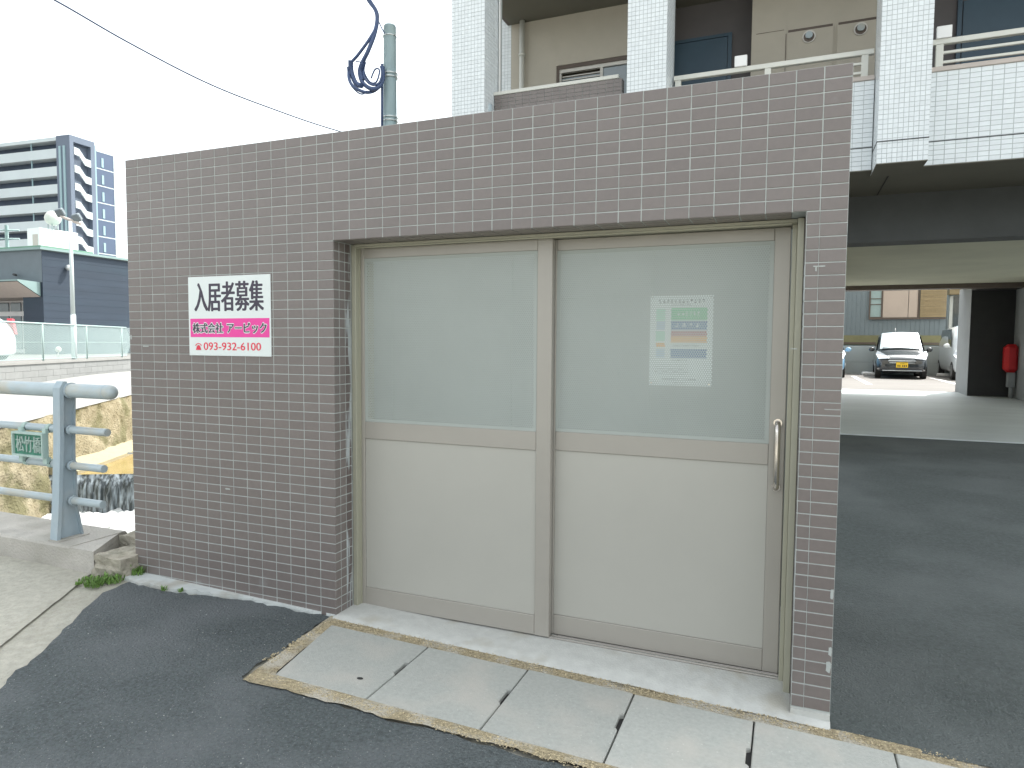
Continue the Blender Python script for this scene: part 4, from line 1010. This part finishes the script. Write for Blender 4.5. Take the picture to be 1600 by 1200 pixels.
mb.add(vs, [(k*nseg+i, k*nseg+(i+1)%nseg, (k+1)*nseg+(i+1)%nseg, (k+1)*nseg+i) for k in range(6) for i in range(nseg)], 0, True)
tr_ = mb.build('top_rail', M['steel'], rlg)
mb = MB(); mb.tube([(PXr+.03, yR-.02, 1.20), (PXr+.045, yR-.02, 1.20)], .052, 20); mb.build('collar', M['steel_post'], tr_)
mb = MB(); mb.tube([(XE-.028, yR-.02, 1.20), (XE-.024, yR-.02, 1.20)], .0468, 20); mb.build('end_cap', M['steel_post'], tr_)
for z, xe in ((.946, PY(168,675,.025).x), (.713, PY(163,732,.025).x), (.482, PY(161,788,.025).x)):
    mb = MB(); mb.tube([(-14, yR-.03, z), (xe-.03, yR-.03, z), (xe-.01, yR-.03, z), (xe, yR-.03, z)], .0245, 14); r_ = mb.build('rail', M['steel'], rlg)
    mb = MB(); mb.tube([(PXr+.03, yR-.03, z), (PXr+.05, yR-.03, z)], .033, 14); mb.build('collar', M['steel_post'], r_)
# name plate clamped between two rails
npx0, npx1 = -1.075, -.765
nt_ = thing('bridge_name_plate', (-.91, -.01, .75), 'green bridge name plate with raised characters clamped between two rails', 'name plate')
mb = MB(); mb.box(npx0+.012, npx1-.012, -.030, -.006, .770, .905); mb.build('plate', M['plate_green'], nt_)
mb = MB()
for q in ((npx0, npx0+.012, .757, .918), (npx1-.012, npx1, .757, .918), (npx0+.012, npx1-.012, .757, .770), (npx0+.012, npx1-.012, .905, .918)): mb.box(q[0], q[1], -.045, -.004, q[2], q[3])
mb.build('frame', M['plate_edge'], nt_)
text('松竹橋', 'lettering', M['plate_letter'], npx0+.03, npx1-.028, .785, .892, -.0305, .006, .0015, nt_)
for x in (npx0+.05, npx1-.02):
    for z, zz in ((.946, .917), (.713, .757)):
        mb = MB(); mb.tube([(x-.018, yR-.03, z), (x+.018, yR-.03, z)], .029, 14); mb.box(x-.018, x+.018, -.02, .01, min(z, zz), max(z, zz)); mb.build('clamp', M['plate_edge'], nt_)

# weeds
def weeds(name, spots, label, seed, hmax=.07, n=70):
    rnd = random.Random(seed); mb = MB()
    for (x, y, r, zz) in spots:
        for i in range(n):
            a = rnd.uniform(0, 2*PI); d = r*math.sqrt(rnd.random()); bx, by = x+d*math.cos(a), y+d*math.sin(a)
            h = hmax*rnd.uniform(.3, 1); w_ = rnd.uniform(.0015, .004); la = rnd.uniform(0, 2*PI); ln = rnd.uniform(.2, .9)*h
            dx, dy = math.cos(la), math.sin(la); z = zz+GZ(bx, by)*0
            mb.add([(bx-dy*w_, by+dx*w_, z), (bx+dy*w_, by-dx*w_, z), (bx+dx*ln*.4+dy*w_, by+dy*ln*.4-dx*w_, z+h*.6), (bx+dx*ln*.4-dy*w_, by+dy*ln*.4+dx*w_, z+h*.6), (bx+dx*ln, by+dy*ln, z+h*.8)],
                   [(0,1,2,3), (3,2,4)])
    return mb.build(name, M['grass'], label=label, cat='weeds')
weeds('weed_clump', [(-.06,-.20,.06,.09), (.02,-.16,.05,.09), (-.02,-.26,.05,.09)], 'green weeds in the pavement joint below the broken concrete block', 1, .06, 110)
weeds('wall_weeds', [(.06,-.03,.04,.10), (.0,-.05,.03,.11)], 'small leafy weeds at the left foot of the tiled wall', 2, .075, 70)
weeds('apron_weeds', [(.40,-.13,.018,.085), (.50,-.11,.012,.083)], 'tiny weed tuft on the white apron edge of the asphalt', 3, .035, 26)
weeds('joint_moss', [(-.16,-.22,.03,.095),(-.12,-.28,.02,.095)], 'yellow green moss in the joint of the old concrete road', 4, .02, 60)

# ================================================================== OVERHEAD
pc = PD(609, 40, 9.6)
up_ = thing('utility_pole', (pc.x, pc.y, .1), 'pale green concrete pole with steel straps rising behind the tiled wall', 'utility pole')
mb = MB(); mb.tube([(pc.x, pc.y, .05), (pc.x, pc.y, pc.z-.03), (pc.x, pc.y, pc.z)], .112, 20, r1=.09)
mb = MB(); mb.tube([(pc.x, pc.y, .05), (pc.x, pc.y, 2.5), (pc.x, pc.y, pc.z-.02)], .125, 20, r1=.088); mb.tube([(pc.x,pc.y,pc.z-.02),(pc.x,pc.y,pc.z)], .088, 20, r1=.078); mb.build('shaft', M['pole'], up_)
for v in (121, 188, 58):
    z = PD(609, v, 9.6).z
    for dz in ((0, .05) if v != 58 else (0,)):
        mb = MB(); mb.tube([(pc.x, pc.y, z+dz), (pc.x, pc.y, z+dz+.018)], .112 if v > 60 else .098, 18); mb.tube([(pc.x+.1,pc.y-.03,z+dz+.01),(pc.x+.145,pc.y-.06,z+dz+.01)], .008, 5); mb.build('strap', M['strap'], up_)
mb = MB(); 
a = PD(597, 100, 9.55); b = PD(597, 200, 9.55); mb.tube([a, b], .018, 8); mb.build('cable_conduit', M['cable'], up_)
cb = thing('cable_bundle', tuple(PD(575, 100, 9.5)), 'dark blue cables hanging in loops beside the concrete pole', 'cables')
def curve3(pts, n=10):
    pts = [Vector(p) for p in pts]; out = []
    for i in range(len(pts)-1):
        p0 = pts[max(0,i-1)]; p1 = pts[i]; p2 = pts[i+1]; p3 = pts[min(len(pts)-1,i+2)]
        for k in range(n):
            t = k/n; out.append(.5*((2*p1)+(-p0+p2)*t+(2*p0-5*p1+4*p2-p3)*t*t+(-p0+3*p1-3*p2+p3)*t**3))
    out.append(pts[-1]); return out
loops = [([(560,-30),(575,0),(587,18),(588,40),(578,60),(560,85),(548,100),(545,120),(552,135),(570,144),(585,142),(596,132)], .017),
 ([(563,-30),(577,0),(589,22),(586,50),(575,80),(566,98),(562,112),(566,128),(578,138),(590,137),(598,125),(598,105)], .022),
 ([(560,-35),(573,-2),(586,16),(590,35),(584,60),(573,85),(568,105),(570,122),(580,132),(592,130),(597,115),(595,104)], .012),
 ([(548,94),(549,112),(556,130),(565,134)], .028), ([(567,98),(563,112),(566,126)], .026),
 ([(571,97),(569,112),(578,128),(588,128),(593,112),(590,107),(585,110),(580,122)], .009),
 ([(556,96),(563,97),(567,100)], .006), ([(543,104),(546,128),(556,142),(566,147),(574,142)], .008), ([(590,30),(597,45),(601,52)], .006)]
for pts, r_ in loops:
    P3 = [PD(u, v, 9.45+.06*math.sin(i*1.3)) for i, (u, v) in enumerate(pts)]
    mb = MB(); mb.tube(curve3(P3), r_*1.3, 8); mb.build('cable', M['cable'], cb)
ow = MB(); P3 = [PD(u, v, d_) for u, v, d_ in ((-60,-75,7.5), (85,0,8.5), (200,66,9.4), (320,128,10.4), (420,168,11.3), (533,206,12.3), (700,250,14))]
ow.tube(curve3(P3), .011, 5)
ow.build('overhead_wire', M['cable'], label='thin sagging overhead wire crossing the sky above the wall', cat='wire')
for (u, v, r_) in ((250, 95, 9), (285, 115, 9), (115, 18, 7)): pass
# street lamp across the river
lp = thing('street_lamp', tuple(pp(s_at(118), .88, -10.28)), 'tall pale lamp post with two floodlights behind the fence', 'street lamp')
b0 = pp(s_at(118), .88, -10.36); dep = (b0-C0).dot(fw)
zt_ = PD(118, 348, dep).z; zs_ = PD(118, 492, dep).z
mb = MB(); mb.tube([b0, Vector((b0.x, b0.y, zs_)), ], .085, 14, r1=.082); mb.build('base_sleeve', M['tower_white'], lp)
mb = MB(); mb.tube([Vector((b0.x, b0.y, zs_-.02)), Vector((b0.x, b0.y, zt_))], .068, 12, r1=.05); mb.build('pole', M['tower_white'], lp)
mb = MB(); mb.tube([PD(95, 338, dep), PD(126, 350, dep)], .045, 8); mb.build('cross_arm', M['coping'], lp)
for u, v in ((94, 332), (120, 340)):
    q = PD(u, v, dep); m_ = MB(); m_.bbox(-.13, .13, -.09, .09, -.13, .13, .03); m_.xf(Matrix.Translation(q) @ Matrix.Rotation(.6, 4, 'X') @ Matrix.Rotation(.5, 4, 'Z')); m_.build('floodlight', M['slate_light'], lp)

# ================================================================== LEFT BACKGROUND BUILDINGS
LAT = Vector((math.cos(YAW), -math.sin(YAW), 0)); DEP = Vector((math.sin(YAW), math.cos(YAW), 0))
class Frame:                                                  # a corner and two wall directions in plan
    def __init__(s, u, dep, ang):
        s.o = C0 + LAT*((u-800)/FPX*dep) + DEP*dep; s.o.z = 0
        s.e1 = -LAT*math.cos(ang) + DEP*math.sin(ang); s.e2 = LAT*math.sin(ang) + DEP*math.cos(ang); s.dep = dep
    def p(s, a, b, z): q = s.o + s.e1*a + s.e2*b; return (q.x, q.y, z)
    def z(s, v, dep=None): return CZ + (531-v)/FPX*(dep or s.dep)
    def box(s, mb, a0, a1, b0, b1, z0, z1, mi=0):
        mb.add([s.p(a0,b0,z0), s.p(a1,b0,z0), s.p(a1,b1,z0), s.p(a0,b1,z0), s.p(a0,b0,z1), s.p(a1,b0,z1), s.p(a1,b1,z1), s.p(a0,b1,z1)],
               [(0,3,2,1),(4,5,6,7),(0,1,5,4),(1,2,6,5),(2,3,7,6),(3,0,4,7)], mi)
# dark low building
F = Frame(70, 35, math.radians(20)); zt1 = F.z(391)
db = thing('dark_shop_building', F.p(0,0,.8), 'low dark blue building with green roof edge and beige entrance canopy', 'building')
mb = MB(); F.box(mb, .0, 16, .02, 16, .8, zt1-.35); mb.v = mb.v
zc0 = F.z(441); 
mb = MB(); F.box(mb, 0, 16, 0, 16, F.z(441), zt1); F.box(mb, 1.5, 16, 2.2, 16, .8, F.z(441)); mb.build('upper_wall', M['slate_light'], db)
mb = MB()
for k in range(14):
    z0_ = .8+(zt1-.9)*k/14; z1_ = .8+(zt1-.9)*(k+1)/14-.008; F.box(mb, -.03, -.001, .0, 15, z0_, z1_)
F.box(mb, -.02, 1.5, .02, 15, .8, zt1-.05)
mb.build('side_siding', M['slate'], db)
mb = MB(); F.box(mb, -.15, 16.1, -.15, 16.1, zt1, zt1+.12); mb.build('roof_edge', M['trimgreen'], db)
mb = MB(); F.box(mb, 1.4, 16, 1.0, 4, zt1+.121, zt1+.42); mb.build('roof', M['roofgreen'], db)
zf_ = F.z(438.5, 33.9); zt_c, zb_c = F.z(441)-.01, F.z(463)
prof = [(2.2, zt_c), (2.2, zb_c), (-.02, zb_c), (-1.16, zf_), (-1.16, zf_+.10), (-.02, zt_c)]
prof = [(-.02, zt_c), (-.02, zb_c), (-1.16, zf_-.02), (-1.16, zf_+.06)]
mb = MB(); mb.add([F.p(a, b, z) for a in (.12, 16) for b, z in prof], [(0,1,2,3), (4,5,6,7), (2,3,7,6), (3,0,4,7), (0,1,5,4)]); cn = mb.build('canopy', M['trimgreen'], db)
mb = MB(); mb.add([F.p(a, b, z-.03) for a in (.14, 16) for b, z in prof[1:3]] + [F.p(a, 2.2, zb_c-.03) for a in (.14, 16)], [(0,1,3,2), (0,2,5,4)]); mb.build('canopy_underside', M['coping'], cn)
mb = MB(); F.box(mb, 1.45, 16, 2.1, 2.2, .8, F.z(463)-.03); sh = mb.build('shop_front', M['white'], db)
for k in range(8):
    a = 1.7+k*1.0
    mb = MB(); F.box(mb, a, a+.82, 2.03, 2.099, F.z(482), F.z(467)); mb.build('pane', M['glass'], sh)
    mb = MB(); F.box(mb, a, a+.82, 2.03, 2.099, 1.0, F.z(490)); mb.build('pane', M['glass'], sh)
q = F.p(-.2, 1.3, F.z(415)); mb = MB(); mb.sphere(q, .16, 12, 8); mb.tube([q, F.p(.0, 1.3, F.z(417))], .05, 6); mb.build('wall_light', M['strap'], db)
q = F.p(1.9, -.15, F.z(428)); mb = MB(); mb.tube([q, F.p(1.5, -.3, F.z(430))], .06, 6); mb.build('camera_bracket', M['dark'], db)
# white penthouse with round tank
F2 = Frame(68.5, 46, math.radians(24))
wp = thing('white_rooftop_house', F2.p(0,0,6), 'white stair house with a tan door on the roof behind the dark building', 'stair house')
mb = MB(); F2.box(mb, 0, 1.35, 0, 2.6, 3.0, F2.z(357)); mb.build('wall', M['white'], wp)
mb = MB(); F2.box(mb, .2, .75, -.02, .0, F2.z(395), F2.z(367)); mb.build('door', M['coping'], wp)
wt = thing('round_water_tank', F2.p(.2,1,F2.z(357)), 'cream spherical water tank on legs above the white stair house', 'water tank')
q = Vector(F2.p(.0, .9, F2.z(340)))
mb = MB(); mb.sphere(q, .50, 20, 14); mb.build('tank', M['rail'], wt)
for dx, dy in ((-.2,-.2),(.2,-.2),(-.2,.2),(.2,.2)):
    mb = MB(); mb.tube([(q.x+dx, q.y+dy, F2.z(357)-.3), (q.x+dx, q.y+dy, q.z-.3)], .03, 5); mb.build('leg', M['galv'], wt)
# high rise
F3 = Frame(119, 110, math.radians(18)); FL = 2.83; zt3 = F3.z(216)
hr = thing('highrise_apartments', F3.p(0,0,0), 'tall white and blue apartment tower with long balconies and an outside stair', 'apartment tower')
mb = MB(); F3.box(mb, 2.9, 40, 1.6, 8.4, -1, zt3-.3); mb.build('recess_wall', M['tower_dark'], hr)
mb = MB(); F3.box(mb, 0, 2.9, 0, .68, -1, zt3); F3.box(mb, 0, 2.9, 3.75, 4.5, -1, zt3); F3.box(mb, .9, 2.9, .68, 3.75, -1, zt3); F3.box(mb, 0, .9, .68, 3.75, zt3-1.0, zt3)
mb.build('stair_tower', M['tower_blue'], hr)
for a in (.95, 1.85):
    mb = MB(); F3.box(mb, a, a+.42, -.12, -.001, -1, F3.z(232)); mb.build('glass_strip', M['tower_strip'], hr)
for k in range(12):
    z = zt3 - 1.9 - FL*k
    mb = MB()
    if k == 0: F3.box(mb, 2.9, 40, 0, 1.65, z+1.2, z+1.75)
    zz = z-1.55
    F3.box(mb, 2.9, 40, 0, .15, zz, zz+1.5); F3.box(mb, 2.9, 40, .15, 1.6, zz, zz+.2)
    mb.build('balcony', M['tower_white'], hr)
    mb = MB(); F3.box(mb, 8.6, 8.75, .2, .35, zz+1.5, zz+FL); mb.build('downpipe', M['tower_strip'], hr)
    # stair flight on the right face
    mb = MB(); zz = zt3-1.75-FL*k; b0_, b1_ = .72, 3.7
    top = [(b0_, zz), (b0_+.9, zz-.1), (b1_-1.0, zz-1.35), (b1_, zz-1.45)]
    vs = [F3.p(-.05, b, z_) for b, z_ in top] + [F3.p(-.05, b, z_-1.15) for b, z_ in top] + [F3.p(.15, b, z_) for b, z_ in top] + [F3.p(.15, b, z_-1.15) for b, z_ in top]
    fs = [(i, i+1, i+5, i+4) for i in range(3)] + [(i+8, i+9, i+13, i+12) for i in range(3)] + [(i, i+1, i+9, i+8) for i in range(3)] + [(i+4, i+5, i+13, i+12) for i in range(3)]
    mb.add(vs, fs); mb.build('stair_parapet', M['tower_white'], hr)
mb = MB(); F3.box(mb, .6, 2.89, 4.5, 8.6, -1, zt3-.9); mb.build('side_wing', M['tower_blue'], hr)
mb = MB(); F3.box(mb, .3, .6, 4.5, 5.0, -1, zt3-.4); mb.build('corner_strip', M['tower_strip'], hr)
for k in range(12):
    z1_ = zt3-1.2-FL*k
    mb = MB(); F3.box(mb, .5, .599, 5.05, 8.45, z1_-FL+.18, z1_); pn = mb.build('side_panel', M['tower_panel'], hr)
    mb = MB(); F3.box(mb, .44, .499, 6.1, 6.5, z1_-FL+.4, z1_-.9); mb.build('slit_window', M['tower_strip'], pn)
mb = MB()
for k in range(13): F3.box(mb, .48, .5995, 5.0, 8.6, zt3-1.2-FL*k, zt3-1.2-FL*k+.16)
F3.box(mb, .45, .5995, 8.46, 8.75, -1, zt3-1.1); mb.build('floor_line', M['tower_white'], hr)
# far utility pole
fp = PD(10, 352, 48)
f_ = thing('distant_utility_pole', (fp.x, fp.y, .8), 'slim distant utility pole with crossarms above the green roof', 'utility pole')
mb = MB(); mb.tube([(fp.x, fp.y, .8), fp], .12, 8); mb.build('shaft', M['galv'], f_)
for dz in (-.35, -.95, -1.6):
    mb = MB(); mb.tube([fp+LAT*-.8+Vector((0,0,dz)), fp+LAT*.9+Vector((0,0,dz))], .06, 5); mb.build('crossarm', M['galv'], f_)
# hatchback in the far car park
q = PD(-58, 560, 24)
car('white_hatchback', 'white hatchback with tall red rear lamp behind the fence at the left edge', 'car', (q.x-.6, q.y-.2, .785), math.radians(-66), 3.9, 1.7, 1.62, 'white_paint', tail=True)
q = PD(91, 545, 29)
rs = thing('round_sign_post', (q.x, q.y, .78), 'small pale disc on a thin stake behind the fence', 'marker post')
mb = MB(); c_ = PD(91, 546, 29); mb.sphere(c_, .12, 12, 8); mb.build('disc', M['rail'], rs)
mb = MB(); mb.tube([(c_.x, c_.y, .78), c_], .02, 5); mb.build('stake', M['rail'], rs)
